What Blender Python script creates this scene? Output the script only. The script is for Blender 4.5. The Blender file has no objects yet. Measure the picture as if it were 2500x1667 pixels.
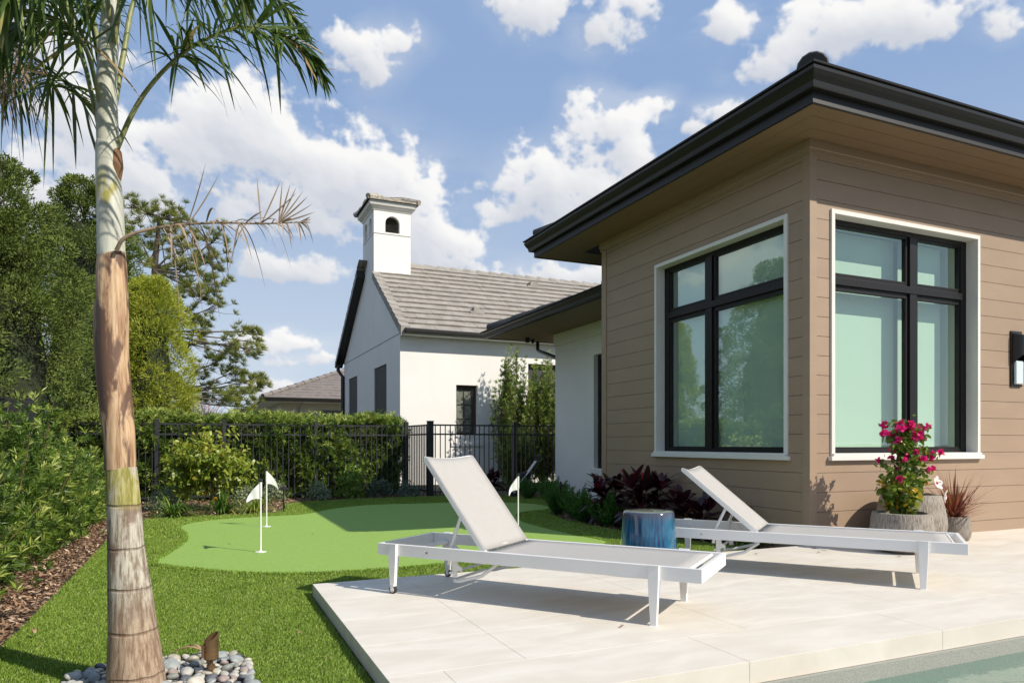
import bpy, math, random
import numpy as np
from mathutils import Vector, Matrix
R = math.radians
random.seed(7); rng = np.random.default_rng(11)
S = bpy.context.scene; COL = S.collection

# ------------------------------------------------------------------ camera
CAMX, CAMY, CAMZ, YAW = -5.476, -5.144, 1.0, 23.796
cam = bpy.data.cameras.new('camera'); co = bpy.data.objects.new('camera', cam); COL.objects.link(co)
co.location = (CAMX, CAMY, CAMZ); co.rotation_euler = (R(90), 0, R(-YAW))
cam.sensor_width = 36; cam.lens = 24.667; cam.shift_y = 0.0994; cam.clip_end = 2000; cam.clip_start = .05
S.camera = co
BX, BY = .915, .4035                       # the view direction seen on the house grid
def cw(X, D, z): return Vector((CAMX + X*BX + D*BY, CAMY - X*BY + D*BX, z))   # metres right of / ahead of the viewpoint

# ------------------------------------------------------------------ sky, sun, exposure
SUN_EL = R(39.5); SUNV = Vector((math.cos(SUN_EL)*.596, -math.cos(SUN_EL)*.803, math.sin(SUN_EL)))
W = bpy.data.worlds.new('World'); S.world = W; W.use_nodes = True
nt = W.node_tree; nt.nodes.clear()
def N(t, ty, **k):
    n = t.nodes.new(ty)
    for a, b in k.items(): setattr(n, a, b)
    return n
def L(t, a, b): t.links.new(a, b)
def mth(t, op, a, b=None, c=None, clamp=False):
    n = N(t, 'ShaderNodeMath', operation=op, use_clamp=clamp)
    for i, v in enumerate((a, b, c)):
        if v is None: continue
        if isinstance(v, (int, float)): n.inputs[i].default_value = v
        else: L(t, v, n.inputs[i])
    return n.outputs[0]
def vmth(t, op, a, b=None, c=None):
    n = N(t, 'ShaderNodeVectorMath', operation=op)
    for i, v in enumerate((a, b, c)):
        if v is None: continue
        if isinstance(v, (tuple, list)): n.inputs[i].default_value = v
        else: L(t, v, n.inputs[i])
    return n.outputs['Value'] if op in ('LENGTH', 'DOT_PRODUCT') else n.outputs[0]
def noise(t, vec, scale, detail=4, rough=.55, dist=0):
    n = N(t, 'ShaderNodeTexNoise'); n.inputs['Scale'].default_value = scale
    n.inputs['Detail'].default_value = detail; n.inputs['Roughness'].default_value = rough
    n.inputs['Distortion'].default_value = dist
    if vec is not None: L(t, vec, n.inputs['Vector'])
    return n
def mixc(t, fac, a, b, typ='MIX'):
    n = N(t, 'ShaderNodeMix', data_type='RGBA', blend_type=typ)
    for i, v in ((0, fac), (6, a), (7, b)):
        if isinstance(v, (int, float)): n.inputs[i].default_value = v
        elif isinstance(v, (tuple, list)): n.inputs[i].default_value = tuple(v) + ((1,) if len(v) == 3 else ())
        else: L(t, v, n.inputs[i])
    return n.outputs[2]
def smooth(t, v, lo, hi, a=0., b=1.):
    n = N(t, 'ShaderNodeMapRange', interpolation_type='SMOOTHSTEP')
    L(t, v, n.inputs[0])
    for i, x in enumerate((lo, hi, a, b)): n.inputs[i+1].default_value = x
    return n.outputs[0]

sky = N(nt, 'ShaderNodeTexSky', sky_type='NISHITA', sun_disc=False)
sky.sun_elevation = SUN_EL; sky.sun_rotation = math.atan2(SUNV.x, SUNV.y); sky.air_density = 1.0; sky.dust_density = 1.2; sky.ozone_density = 2.5
tc = N(nt, 'ShaderNodeTexCoord'); sp = N(nt, 'ShaderNodeSeparateXYZ'); L(nt, tc.outputs['Generated'], sp.inputs[0])
az = mth(nt, 'ARCTAN2', sp.outputs[0], sp.outputs[1])
hyp = mth(nt, 'SQRT', mth(nt, 'ADD', mth(nt, 'MULTIPLY', sp.outputs[0], sp.outputs[0]), mth(nt, 'MULTIPLY', sp.outputs[1], sp.outputs[1])))
el = mth(nt, 'ARCTAN2', sp.outputs[2], hyp)
cb = N(nt, 'ShaderNodeCombineXYZ'); L(nt, az, cb.inputs[0]); L(nt, el, cb.inputs[1])
P0 = cb.outputs[0]
# cumulus clouds: (azimuth, elevation, half widths, strength) grown into billows, lit from the sun's side
CLOUDS = [(0.05,.404,.10,.055,1),(.128,.378,.125,.06,1),(.222,.338,.105,.06,1),(.29,.275,.07,.05,1),(-.008,.371,.085,.06,1),(-.068,.317,.08,.045,.9),(-.13,.36,.09,.055,.95),(-.19,.45,.06,.04,.85),(-.17,.27,.09,.04,.8),(.1,.305,.12,.038,.9),(.33,.24,.05,.025,.7),
(.198,.50,.06,.036,1),(.234,.52,.04,.022,1),(.474,.556,.085,.04,1),(.553,.521,.045,.03,.95),(.412,.565,.035,.015,.8),(.60,.555,.03,.02,.7),(.696,.532,.042,.024,.85),(.863,.497,.115,.04,1),(.768,.472,.055,.024,.9),(.93,.48,.06,.03,1),(1.041,.461,.03,.028,.9),(.56,.423,.065,.035,1),(.60,.438,.035,.025,1),(.572,.375,.04,.03,.95),(.492,.349,.10,.042,1),(.43,.322,.05,.022,.9),(.53,.31,.09,.03,.9),(.701,.421,.042,.02,1),(.66,.40,.03,.015,.8),(.48,.235,.095,.024,1),(.53,.23,.04,.025,1),(.117,.236,.056,.026,1),(.07,.24,.03,.024,.8),(.09,.075,.04,.016,.8),(.14,.109,.05,.009,.55),(.10,.13,.06,.008,.45),
(-1.0,.30,.3,.06,1),(-1.3,.5,.2,.08,1),(-.75,.22,.12,.05,1),(-1.9,.35,.3,.1,1),(1.6,.4,.25,.1,1),(2.3,.6,.3,.1,1),(-2.6,.5,.3,.12,1),(.4,.95,.3,.1,.9),(-.6,.75,.2,.09,1)]
def clouds(CL, Wd=4608, Hg=1024, EL0=-.05, EL1=1.2):
    g = np.random.default_rng(5)
    ax = (np.arange(Wd)+.5)/Wd*2*np.pi-np.pi; ey = EL0+(np.arange(Hg)+.5)/Hg*(EL1-EL0)
    def vn(fx, fy, st=1.):                      # one octave of smooth value noise, fx cells round the horizon
        G = g.random((fy+3, fx)).astype(np.float32); x = np.arange(Wd)/Wd*fx; y = np.arange(Hg)/Hg*fy
        xi = x.astype(int); yi = y.astype(int); fx_ = x-xi; fy_ = y-yi; fx_ = fx_*fx_*(3-2*fx_); fy_ = fy_*fy_*(3-2*fy_)
        r0 = G[:, xi]*(1-fx_)+G[:, (xi+1) % fx]*fx_; return r0[yi]*(1-fy_)[:, None]+r0[yi+1]*fy_[:, None]
    def fbm(f, oc, rough=.55, asp=1.25, bil=False):
        a = 1.; s = 0; t = 0
        for k in range(oc):
            n = vn(int(f*2*np.pi*1.97**k), int(f*(EL1-EL0)*asp*1.97**k)+1); n = 1-np.abs(2*n-1) if bil else n
            s = s+a*n; t += a; a *= rough
        return s/t
    A, E = np.meshgrid(ax.astype(np.float32), ey.astype(np.float32))
    w1, w2 = fbm(7, 5, .55)-.5, fbm(7, 5, .55)-.5
    Aw = A+w1*.09; Ew = E+w2*.055; F = np.full(A.shape, -2., np.float32)
    for (a, e, ra, re, s) in CL:
        k = (ax > a-(3+.1/ra)*ra) & (ax < a+(3+.1/ra)*ra); k2 = (ey > e-(3+.07/re)*re) & (ey < e+(3+.07/re)*re)
        if not k.any(): continue
        i = np.ix_(k2, k); d = np.sqrt(((Aw[i]-a)/ra)**2+((Ew[i]-e)/re*np.where(Ew[i] < e, 1.25, .9))**2); v = s-d*s
        F[i] = np.logaddexp(F[i]*7, v*7)/7
    bi = fbm(16, 6, .52, 1.2, True); fb = fbm(24, 6, .62)
    D = F+.05+(bi-.62)*1.05+(fb-.5)*1.5
    wis = fbm(6, 8, .6, 2.2)
    edge = np.clip(D/.42, 0, 1); al = edge*edge*(3-2*edge)
    soft = np.clip((F+.75)/1.0, 0, 1)**1.5*np.clip((wis-.45)/.16, 0, 1)*.28
    alpha = np.maximum(al, soft*np.clip(1-.0*D, 0, 1))
    h = np.sqrt(np.clip(D, 0, 1.6))
    def blur(X, r):
        c = np.cumsum(np.concatenate([X[:, -r:], X, X[:, :r+1]], 1), 1, dtype=np.float64); X = ((c[:, 2*r+1:]-c[:, :-2*r-1])/(2*r+1))[:, :Wd]
        P = np.concatenate([X[:1].repeat(r+1, 0), X, X[-1:].repeat(r, 0)]); c = np.cumsum(P, 0); return ((c[2*r+1:]-c[:-2*r-1])/(2*r+1))[:X.shape[0]].astype(np.float32) if True else X
    hs = blur(h, 2); hb = blur(h, 14); hbb = blur(h, 34)
    def grad(X, s): return (np.roll(X, -s, 1)-np.roll(X, s, 1)), (np.roll(X, -s, 0)-np.roll(X, s, 0))
    g1 = grad(hs, 2); g2 = grad(hb, 8); g3 = grad(hbb, 16)
    lit = -(.55*g1[0]+.8*g1[1])*.55 - (.5*g2[0]+.85*g2[1])*.5 - (.3*g3[0]+.9*g3[1])*.75
    br = np.clip(.54+lit*1.5-.55*np.clip(hbb-.42, 0, 1)+(fb-.5)*.35, 0, 1)
    return alpha.astype(np.float32), br.astype(np.float32)

al_, br_ = clouds(CLOUDS); ih, iw = al_.shape
im_ = bpy.data.images.new('cloud_field', iw, ih, alpha=False, float_buffer=True, is_data=True)
im_.pixels.foreach_set(np.stack([al_, br_, al_*0, al_*0+1], -1).astype(np.float32).ravel()); im_.update(); im_.pack()
ti = N(nt, 'ShaderNodeTexImage', image=im_, extension='EXTEND', interpolation='Cubic'); uv = N(nt, 'ShaderNodeCombineXYZ')
L(nt, mth(nt, 'MULTIPLY_ADD', az, 1/(2*math.pi), .5), uv.inputs[0]); L(nt, mth(nt, 'MULTIPLY_ADD', el, 1/1.25, .04), uv.inputs[1]); L(nt, uv.outputs[0], ti.inputs[0])
sc_ = N(nt, 'ShaderNodeSeparateColor'); L(nt, ti.outputs[0], sc_.inputs[0]); mask = mth(nt, 'MULTIPLY', sc_.outputs[0], smooth(nt, el, -.02, .02)); ccol = mixc(nt, sc_.outputs[1], (6.0, 6.3, 6.95), (9.3, 9.2, 9.05))
hz = smooth(nt, el, -.02, .5)
skc = mixc(nt, hz, mixc(nt, .9, sky.outputs[0], (6.1, 7.0, 8.1)), mixc(nt, .92, sky.outputs[0], (2.75, 4.05, 6.5)))
final = mixc(nt, mth(nt, 'MULTIPLY', mask, .97), skc, ccol)
bg = N(nt, 'ShaderNodeBackground'); bg.inputs[1].default_value = .08; L(nt, final, bg.inputs[0])
wo = N(nt, 'ShaderNodeOutputWorld'); L(nt, bg.outputs[0], wo.inputs[0])

sl = bpy.data.lights.new('sun', 'SUN'); sl.energy = 4.0; sl.angle = R(.5); sl.color = (1, .925, .80)
so = bpy.data.objects.new('sun', sl); COL.objects.link(so); so.rotation_euler = SUNV.to_track_quat('Z', 'Y').to_euler()
S.view_settings.view_transform = 'Standard'; S.view_settings.look = 'None'; S.view_settings.gamma = 1; S.view_settings.exposure = .40
S.render.engine = 'CYCLES'; S.cycles.max_bounces = 8; S.cycles.transparent_max_bounces = 12; S.cycles.caustics_reflective = False; S.cycles.caustics_refractive = False

# ------------------------------------------------------------------ materials
def newmat(name):
    m = bpy.data.materials.new(name); m.use_nodes = True; t = m.node_tree; t.nodes.clear()
    o = N(t, 'ShaderNodeOutputMaterial'); return m, t, o
def coords(t, kind='Object'): return N(t, 'ShaderNodeTexCoord').outputs[kind]
def gpos(t): return N(t, 'ShaderNodeNewGeometry').outputs['Position']
def M(name, c, rough=.5, var=.0, vs=4, bump=0, bs=40, metal=0, spec=.5, c2=None, stretch=None, dirt=None, isl=0):
    m, t, o = newmat(name); p = N(t, 'ShaderNodeBsdfPrincipled'); L(t, p.outputs[0], o.inputs[0])
    p.inputs['Roughness'].default_value = rough; p.inputs['Metallic'].default_value = metal; p.inputs['Specular IOR Level'].default_value = spec
    v = gpos(t)
    if stretch: v = vmth(t, 'MULTIPLY', v, stretch)
    if var or c2:
        n = noise(t, v, vs, 6, .6)
        a = c2 if c2 else tuple(x*(1-var) for x in c)
        col = mixc(t, smooth(t, n.outputs[0], .35, .65), a, c)
        if dirt:
            n3 = noise(t, v, dirt[1], 7, .7); col = mixc(t, smooth(t, n3.outputs[0], .55, .75, 0, dirt[2]), col, dirt[0])
        if isl: col = mixc(t, mth(t, 'MULTIPLY', N(t, 'ShaderNodeNewGeometry').outputs['Random Per Island'], isl), col, tuple(x*.72 for x in c))
        L(t, col, p.inputs['Base Color'])
        n2 = noise(t, v, vs*3, 3); L(t, mth(t, 'MULTIPLY_ADD', n2.outputs[0], .16, max(rough-.08, .02)), p.inputs['Roughness'])
    else: p.inputs['Base Color'].default_value = tuple(c) + (1,)
    if bump:
        n = noise(t, v, bs, 6, .6); b = N(t, 'ShaderNodeBump'); b.inputs['Strength'].default_value = bump; b.inputs['Distance'].default_value = .01
        L(t, n.outputs[0], b.inputs['Height']); L(t, b.outputs[0], p.inputs['Normal'])
    return m
def leafmat(name, ramp, rough=.45, trans=.3, spec=.4):
    m, t, o = newmat(name); at = N(t, 'ShaderNodeAttribute', attribute_name='tint')
    cr = N(t, 'ShaderNodeValToRGB'); el_ = cr.color_ramp.elements
    el_[0].position = ramp[0][0]; el_[0].color = ramp[0][1] + (1,); el_[1].position = ramp[-1][0]; el_[1].color = ramp[-1][1] + (1,)
    for pos, c in ramp[1:-1]: e = el_.new(pos); e.color = c + (1,)
    L(t, at.outputs['Fac'], cr.inputs[0])
    p = N(t, 'ShaderNodeBsdfPrincipled'); L(t, cr.outputs[0], p.inputs['Base Color']); p.inputs['Roughness'].default_value = rough; p.inputs['Specular IOR Level'].default_value = spec
    if trans:
        tr = N(t, 'ShaderNodeBsdfTranslucent'); L(t, mixc(t, .5, cr.outputs[0], (.45, .5, .05), 'MULTIPLY') if False else cr.outputs[0], tr.inputs[0])
        mx = N(t, 'ShaderNodeMixShader'); mx.inputs[0].default_value = trans; L(t, p.outputs[0], mx.inputs[1]); L(t, tr.outputs[0], mx.inputs[2]); L(t, mx.outputs[0], o.inputs[0])
    else: L(t, p.outputs[0], o.inputs[0])
    return m
def glassmat(name, tint, rough=.01, fmul=1.0, fadd=.0):
    m, t, o = newmat(name); tr = N(t, 'ShaderNodeBsdfTransparent'); tr.inputs[0].default_value = tint + (1,)
    g = N(t, 'ShaderNodeBsdfGlossy'); g.inputs['Roughness'].default_value = rough; g.inputs[0].default_value = (.85, .93, .92, 1)
    n = noise(t, gpos(t), 1.1, 2); b = N(t, 'ShaderNodeBump'); b.inputs['Strength'].default_value = .05; b.inputs['Distance'].default_value = .03
    L(t, n.outputs[0], b.inputs['Height']); L(t, b.outputs[0], g.inputs['Normal'])
    ge = N(t, 'ShaderNodeNewGeometry'); cth = mth(t, 'ABSOLUTE', vmth(t, 'DOT_PRODUCT', ge.outputs['Incoming'], ge.outputs['Normal']))
    fr = mth(t, 'MULTIPLY_ADD', mth(t, 'POWER', mth(t, 'SUBTRACT', 1., cth), 5.), .96, .04)
    mx = N(t, 'ShaderNodeMixShader'); L(t, mth(t, 'MULTIPLY_ADD', fr, fmul, fadd, True), mx.inputs[0])
    L(t, tr.outputs[0], mx.inputs[1]); L(t, g.outputs[0], mx.inputs[2]); L(t, mx.outputs[0], o.inputs[0]); return m

SIDING = M('brown_siding', (.365, .258, .176), .55, .07, 1.6, .12, 90, stretch=(1, 1, 3), isl=.22)
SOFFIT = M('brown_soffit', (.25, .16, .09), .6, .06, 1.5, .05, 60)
BLACK = M('black_metal', (.013, .012, .011), .36, spec=.45)
FASCIA = M('black_fascia', (.012, .011, .011), .5)
WTRIM = M('white_trim', (.76, .74, .69), .45, .05, 3, .05, 80)
WFRAME = M('black_window_frame', (.009, .0075, .0075), .4, spec=.35)
WALLW = M('white_stucco', (.84, .82, .785), .85, .05, .7, .25, 130, dirt=((.7, .69, .65), 1.1, .3))
ROOFT = M('grey_roof_tile', (.36, .33, .29), .8, .25, 3.5, .5, 60, dirt=((.2, .18, .16), 6, .5))
ROOFD = M('dark_roof_tile', (.06, .057, .055), .7, .3, 6, .5, 50)
ROOFB = M('brown_roof_tile', (.23, .20, .185), .8, .25, 3.5, .4, 60)
BLIND = M('white_blind', (.84, .86, .82), .8, .03, 1)
ROOMW = M('pale_room_paint', (.82, .83, .74), .8)
GLASS = glassmat('tinted_glass', (.885, .965, .91), .006, 1.6, .06)
GLASSL = glassmat('reflective_glass', (.89, .97, .925), .004, 1.2, .12)
DKGLASS = glassmat('dark_glass', (.3, .33, .3), .02, 1.0, .05)
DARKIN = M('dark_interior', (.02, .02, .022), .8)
ALUM = M('powder_coated_white_metal', (.82, .81, .79), .33, .03, 5, .02, 300)
SLING = M('pale_grey_sling', (.43, .412, .39), .75, .03, 20, .25, 900)
RUBBER = M('black_rubber', (.02, .02, .02), .6); STEEL = M('steel', (.55, .55, .55), .3, metal=1)
BRONZE = M('aged_bronze', (.36, .22, .11), .34, .5, 14, .03, 60, metal=.75, c2=(.22, .14, .08))
DBRONZE = M('dark_bronze', (.05, .035, .03), .45, .3, 10, metal=.6)
FENCEM = M('black_aluminium', (.03, .032, .036), .4, .2, 5)
BARK = M('bark', (.085, .065, .045), .9, .4, 8, .8, 30); SOIL = M('potting_soil', (.03, .022, .016), .95, .3, 30, .8, 60)

# ------------------------------------------------------------------ mesh builders
def tag(o, label=None, cat=None, group=None, kind=None):
    if label: o['label'] = label
    if cat: o['category'] = cat
    if group: o['group'] = group
    if kind: o['kind'] = kind
    return o
def thing(name, label, cat, loc=(0, 0, 0), rz=0, group=None):
    o = bpy.data.objects.new(name, None); COL.objects.link(o); o.location = loc; o.rotation_euler = (0, 0, rz); o.empty_display_size = .1
    return tag(o, label, cat, group)
def link(name, me, mats, parent=None, smooth=False, bevel=0):
    o = bpy.data.objects.new(name, me); COL.objects.link(o)
    for m in (mats if isinstance(mats, (list, tuple)) else [mats]): me.materials.append(m)
    if parent is not None: o.parent = parent
    if smooth: me.polygons.foreach_set('use_smooth', [True]*len(me.polygons))
    if bevel:
        b = o.modifiers.new('bevel', 'BEVEL'); b.width = bevel; b.segments = 2; b.limit_method = 'ANGLE'; b.angle_limit = R(40)
    return o
class MB:
    def __init__(s): s.v = []; s.f = []; s.m = []; s.cur = 0
    def add(s, vs, fs):
        o = len(s.v); s.v += [tuple(v) for v in vs]; s.f += [tuple(i+o for i in f) for f in fs]; s.m += [s.cur]*len(fs); return s
    def box(s, a, b, mat=None):
        x0, y0, z0 = a; x1, y1, z1 = b
        vs = [(x0, y0, z0), (x1, y0, z0), (x1, y1, z0), (x0, y1, z0), (x0, y0, z1), (x1, y0, z1), (x1, y1, z1), (x0, y1, z1)]
        if mat is not None: vs = [mat @ Vector(v) for v in vs]
        return s.add(vs, [(0, 3, 2, 1), (4, 5, 6, 7), (0, 1, 5, 4), (1, 2, 6, 5), (2, 3, 7, 6), (3, 0, 4, 7)])
    def bar(s, p, q, w, h, up=(0, 0, 1), w2=None, h2=None):
        p, q = Vector(p), Vector(q); d = (q-p).normalized(); sd = d.cross(Vector(up)).normalized(); u = sd.cross(d)
        w2 = w2 or w; h2 = h2 or h; vs = []
        for c, a, b in ((p, w/2, h/2), (q, w2/2, h2/2)):
            vs += [c-sd*a-u*b, c+sd*a-u*b, c+sd*a+u*b, c-sd*a+u*b]
        return s.add(vs, [(0, 3, 2, 1), (4, 5, 6, 7), (0, 1, 5, 4), (1, 2, 6, 5), (2, 3, 7, 6), (3, 0, 4, 7)])
    def tube(s, pts, r, n=8, cap=True):
        pts = [Vector(p) for p in pts]; rs = r if isinstance(r, (list, tuple)) else [r]*len(pts); vs = []; pu = None
        for i, p in enumerate(pts):
            d = (pts[min(i+1, len(pts)-1)] - pts[max(i-1, 0)]).normalized()
            if pu is None:
                a = Vector((0, 0, 1)) if abs(d.z) < .9 else Vector((1, 0, 0)); pu = d.cross(a).normalized()
            else: pu = (pu - d*pu.dot(d)).normalized()
            w = d.cross(pu)
            for k in range(n): t = 2*math.pi*k/n; vs.append(p + (pu*math.cos(t)+w*math.sin(t))*rs[i])
        fs = [(i*n+k, i*n+(k+1) % n, (i+1)*n+(k+1) % n, (i+1)*n+k) for i in range(len(pts)-1) for k in range(n)]
        if cap: fs += [tuple(range(n-1, -1, -1)), tuple((len(pts)-1)*n+k for k in range(n))]
        return s.add(vs, fs)
    def lathe(s, prof, n=32, c=(0, 0, 0), sq=None, wob=None):
        vs = []
        for (r, z) in prof:
            for k in range(n):
                t = 2*math.pi*k/n; rr = r*(wob(t, z) if wob else 1)
                vs.append((c[0]+rr*math.cos(t), c[1]+rr*math.sin(t), c[2]+z))
        m = len(prof); fs = [(i*n+k, i*n+(k+1) % n, (i+1)*n+(k+1) % n, (i+1)*n+k) for i in range(m-1) for k in range(n)]
        fs += [tuple(range(n-1, -1, -1)), tuple((m-1)*n+k for k in range(n))]
        return s.add(vs, fs)
    def loft(s, rect, prof):              # profile (offset outward, z) carried round a rectangle
        x0, y0, x1, y1 = rect; vs = []
        for o, z in prof: vs += [(x0-o, y0-o, z), (x1+o, y0-o, z), (x1+o, y1+o, z), (x0-o, y1+o, z)]
        return s.add(vs, [(i*4+k, i*4+(k+1) % 4, (i+1)*4+(k+1) % 4, (i+1)*4+k) for i in range(len(prof)-1) for k in range(4)])
    def poly(s, pts, z0, z1):
        n = len(pts); vs = [(x, y, z0) for x, y in pts] + [(x, y, z1) for x, y in pts]
        return s.add(vs, [tuple(range(n-1, -1, -1)), tuple(range(n, 2*n))] + [(i, (i+1) % n, n+(i+1) % n, n+i) for i in range(n)])
    def obj(s, name, mat, parent=None, smooth=False, bevel=0):
        me = bpy.data.meshes.new(name); me.from_pydata(s.v, [], s.f); me.validate(); me.update()
        o = link(name, me, mat, parent, smooth, bevel)
        if any(s.m): me.polygons.foreach_set('material_index', s.m[:len(me.polygons)])
        if smooth and not bevel:
            try: me.set_sharp_from_angle(angle=R(50))
            except Exception: pass
        return o
class FM:                                   # fast leaf mesh: numpy quads with a per-leaf tint
    def __init__(s): s.V = []; s.F = []; s.T = []; s.n = 0
    def add(s, V, F, T): s.V.append(V); s.F.append(F + s.n); s.T.append(T); s.n += len(V)
    def leaves(s, P, D, Ln, Wd, tint, droop=0., seg=1, side=None, prof=None, curl=0):
        P = np.asarray(P, float); D = np.asarray(D, float); n = len(P)
        if n == 0: return
        D = D/np.maximum(np.linalg.norm(D, axis=1, keepdims=True), 1e-9)
        Ln = np.broadcast_to(Ln, (n,)).astype(float); Wd = np.broadcast_to(Wd, (n,)).astype(float); tint = np.broadcast_to(tint, (n,)); droop = np.broadcast_to(droop, (n,))
        if side is None:
            r = rng.normal(size=(n, 3)); side = np.cross(D, r)
        side = side/np.maximum(np.linalg.norm(side, axis=1, keepdims=True), 1e-9)
        if seg == 1:
            mid = P + D*(Ln*.45)[:, None]; mid[:, 2] -= droop*Ln*.1; tip = P + D*Ln[:, None]; tip[:, 2] -= droop*Ln*.5
            V = np.stack([P, mid+side*(Wd/2)[:, None], tip, mid-side*(Wd/2)[:, None]], 1).reshape(-1, 3)
            F = (np.arange(n)*4)[:, None] + np.array([0, 1, 2, 3]); s.add(V, F, np.repeat(tint, 4))
        else:
            prof = prof or (lambda u: math.sin(math.pi*min(1, .12+.88*u))**.7 if u < 1 else .02)
            rows = []
            for k in range(seg+1):
                u = k/seg; c = P + D*(Ln*u)[:, None]; c[:, 2] -= droop*Ln*u*u
                if curl: c += side*(curl*Ln*u*u)[:, None] if np.ndim(curl) else side*(curl*Ln*u*u)[:, None]
                w = side*(Wd/2*max(prof(u), .03))[:, None]; rows += [c-w, c+w]
            V = np.stack(rows, 1).reshape(-1, 3); m = 2*(seg+1)
            F = np.concatenate([(np.arange(n)*m)[:, None] + np.array([2*k, 2*k+1, 2*k+3, 2*k+2]) for k in range(seg)])
            s.add(V, F, np.repeat(tint, m))
    def obj(s, name, mat, parent=None, smooth=False):
        V = np.concatenate(s.V).astype(np.float32); F = np.concatenate(s.F).astype(np.int32); T = np.concatenate(s.T).astype(np.float32)
        me = bpy.data.meshes.new(name); me.vertices.add(len(V)); me.vertices.foreach_set('co', V.ravel()); k = F.shape[1]
        me.loops.add(F.size); me.loops.foreach_set('vertex_index', F.ravel()); me.polygons.add(len(F)); me.polygons.foreach_set('loop_start', np.arange(len(F), dtype=np.int32)*k)
        a = me.attributes.new('tint', 'FLOAT', 'POINT'); a.data.foreach_set('value', T)
        me.update(calc_edges=True); return link(name, me, mat, parent, smooth)
def rdir(n, up=0.): d = rng.normal(size=(n, 3)); d[:, 2] += up; return d/np.linalg.norm(d, axis=1, keepdims=True)
def whorls(fm, C, A, k, Ln, Wd, tint, spread=.8, droop=.15, jit=.25, tj=.12):   # k leaves round each axis A at C
    C = np.repeat(np.asarray(C, float), k, 0); A = np.repeat(np.asarray(A, float), k, 0); n = len(C)
    A = A/np.linalg.norm(A, axis=1, keepdims=True); r = np.cross(A, rng.normal(size=(n, 3))); r /= np.linalg.norm(r, axis=1, keepdims=True)
    sp = spread*(1+jit*rng.normal(size=n))
    D = A + r*sp[:, None]; T = np.clip(np.repeat(np.broadcast_to(tint, (n//k,)), k) + rng.normal(size=n)*tj, 0, 1)
    fm.leaves(C + A*rng.uniform(-.02, .03, (n, 1)), D, Ln*rng.uniform(.7, 1.15, n), Wd, T, droop)

# ================================================================== SETTING
def pin(x, y, poly):
    c = False; j = len(poly)-1
    for i in range(len(poly)):
        xi, yi = poly[i]; xj, yj = poly[j]
        if (yi > y) != (yj > y) and x < (xj-xi)*(y-yi)/(yj-yi)+xi: c = not c
        j = i
    return c
def spline(P, k=5):
    out = []; n = len(P)
    for i in range(n):
        p0, p1, p2, p3 = (np.array(P[(i+j-1) % n]) for j in range(4))
        for u in np.arange(k)/k: out.append(tuple(.5*((2*p1)+(-p0+p2)*u+(2*p0-5*p1+4*p2-p3)*u*u+(-p0+3*p1-3*p2+p3)*u**3)))
    return out
GREEN = spline([(-5.90,1.95),(-5.80,2.6),(-5.69,3.3),(-5.70,4.1),(-5.79,4.8),(-5.61,5.36),(-5.16,5.71),(-4.44,5.85),(-4.05,5.96),(-3.54,6.65),(-2.78,7.12),(-1.93,7.07),(-.83,6.9),(-.18,6.4),(-.01,5.65),(-.3,5.05),(-.93,4.72),(-1.23,4.2),(-1.42,3.5),(-1.45,2.6),(-1.41,2.0),(-1.4,1.4),(-1.92,1.06),(-2.7,.88),(-3.6,.79),(-4.2,.77),(-4.7,.83),(-5.16,1.05),(-5.5,1.38),(-5.75,1.65)])
LAWN = [(-6.45,-7),(-6.47,-3),(-6.44,1),(-6.45,4.0),(-6.42,5.3),(-6.2,6.15),(-5.7,6.29),(-4.96,6.3),(-4.4,6.42),(-4.2,7.1),(-4.15,7.9),(-3.75,8.33),(-2.9,8.52),(-1.6,8.66),(-.4,8.58),(.37,8.25),(.8,7.68),(.66,6.55),(.0,5.45),(-.6,4.5),(-.8,3.55),(-.78,2.9),(-.72,2.1),(-.55,1.33),(-.35,.62),(-.2,.0),(-4.775,.0),(-4.775,-7)]
def flat(name, pts, z, mat, kind='structure'):
    me = bpy.data.meshes.new(name); me.from_pydata([(x, y, z) for x, y in pts], [], [tuple(range(len(pts)))]); me.update()
    o = link(name, me, mat); o['kind'] = kind; return o
GROUNDM = M('soil_and_far_grass', (.09, .085, .045), .95, .35, .8, .6, 12)
TURFM = M('turf_backing', (.12, .17, .025), .9, .3, 14, .6, 220)
def greenmat():
    m, t, o = newmat('putting_turf'); p = N(t, 'ShaderNodeBsdfPrincipled'); L(t, p.outputs[0], o.inputs[0]); v = gpos(t)
    n = noise(t, v, 260, 3, .7); n2 = noise(t, v, 1.2, 4)
    c = mixc(t, smooth(t, n.outputs[0], .3, .7), (.17, .29, .045), (.35, .51, .115)); n3 = noise(t, v, 35, 4, .6); c = mixc(t, smooth(t, n2.outputs[0], .4, .65, 0, .5), c, (.26, .40, .07)); c = mixc(t, smooth(t, n3.outputs[0], .45, .7, 0, .45), c, (.14, .31, .05))
    L(t, c, p.inputs['Base Color']); p.inputs['Roughness'].default_value = .85
    b = N(t, 'ShaderNodeBump'); b.inputs['Strength'].default_value = .6; b.inputs['Distance'].default_value = .004; L(t, n.outputs[0], b.inputs['Height']); L(t, b.outputs[0], p.inputs['Normal']); return m
# ground as one sheet reaching the horizon, with the pool basin cut out of it
POOL = (-4.2, -9.0, 7.0, -2.66)
gm = MB(); G = 420
gx = [-G, POOL[0]-.08, POOL[2]+.1, G]; gy = [-G, POOL[1]-.1, POOL[3]+.08, G]
for i in range(3):
    for j in range(3):
        if i == 1 and j == 1: continue
        gm.add([(gx[i], gy[j], -.10), (gx[i+1], gy[j], -.10), (gx[i+1], gy[j+1], -.10), (gx[i], gy[j+1], -.10)], [(0, 1, 2, 3)])
gm.obj('ground', GROUNDM)['kind'] = 'structure'
flat('lawn', LAWN, -.085, TURFM); flat('putting_green', GREEN, -.074, greenmat())
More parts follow.
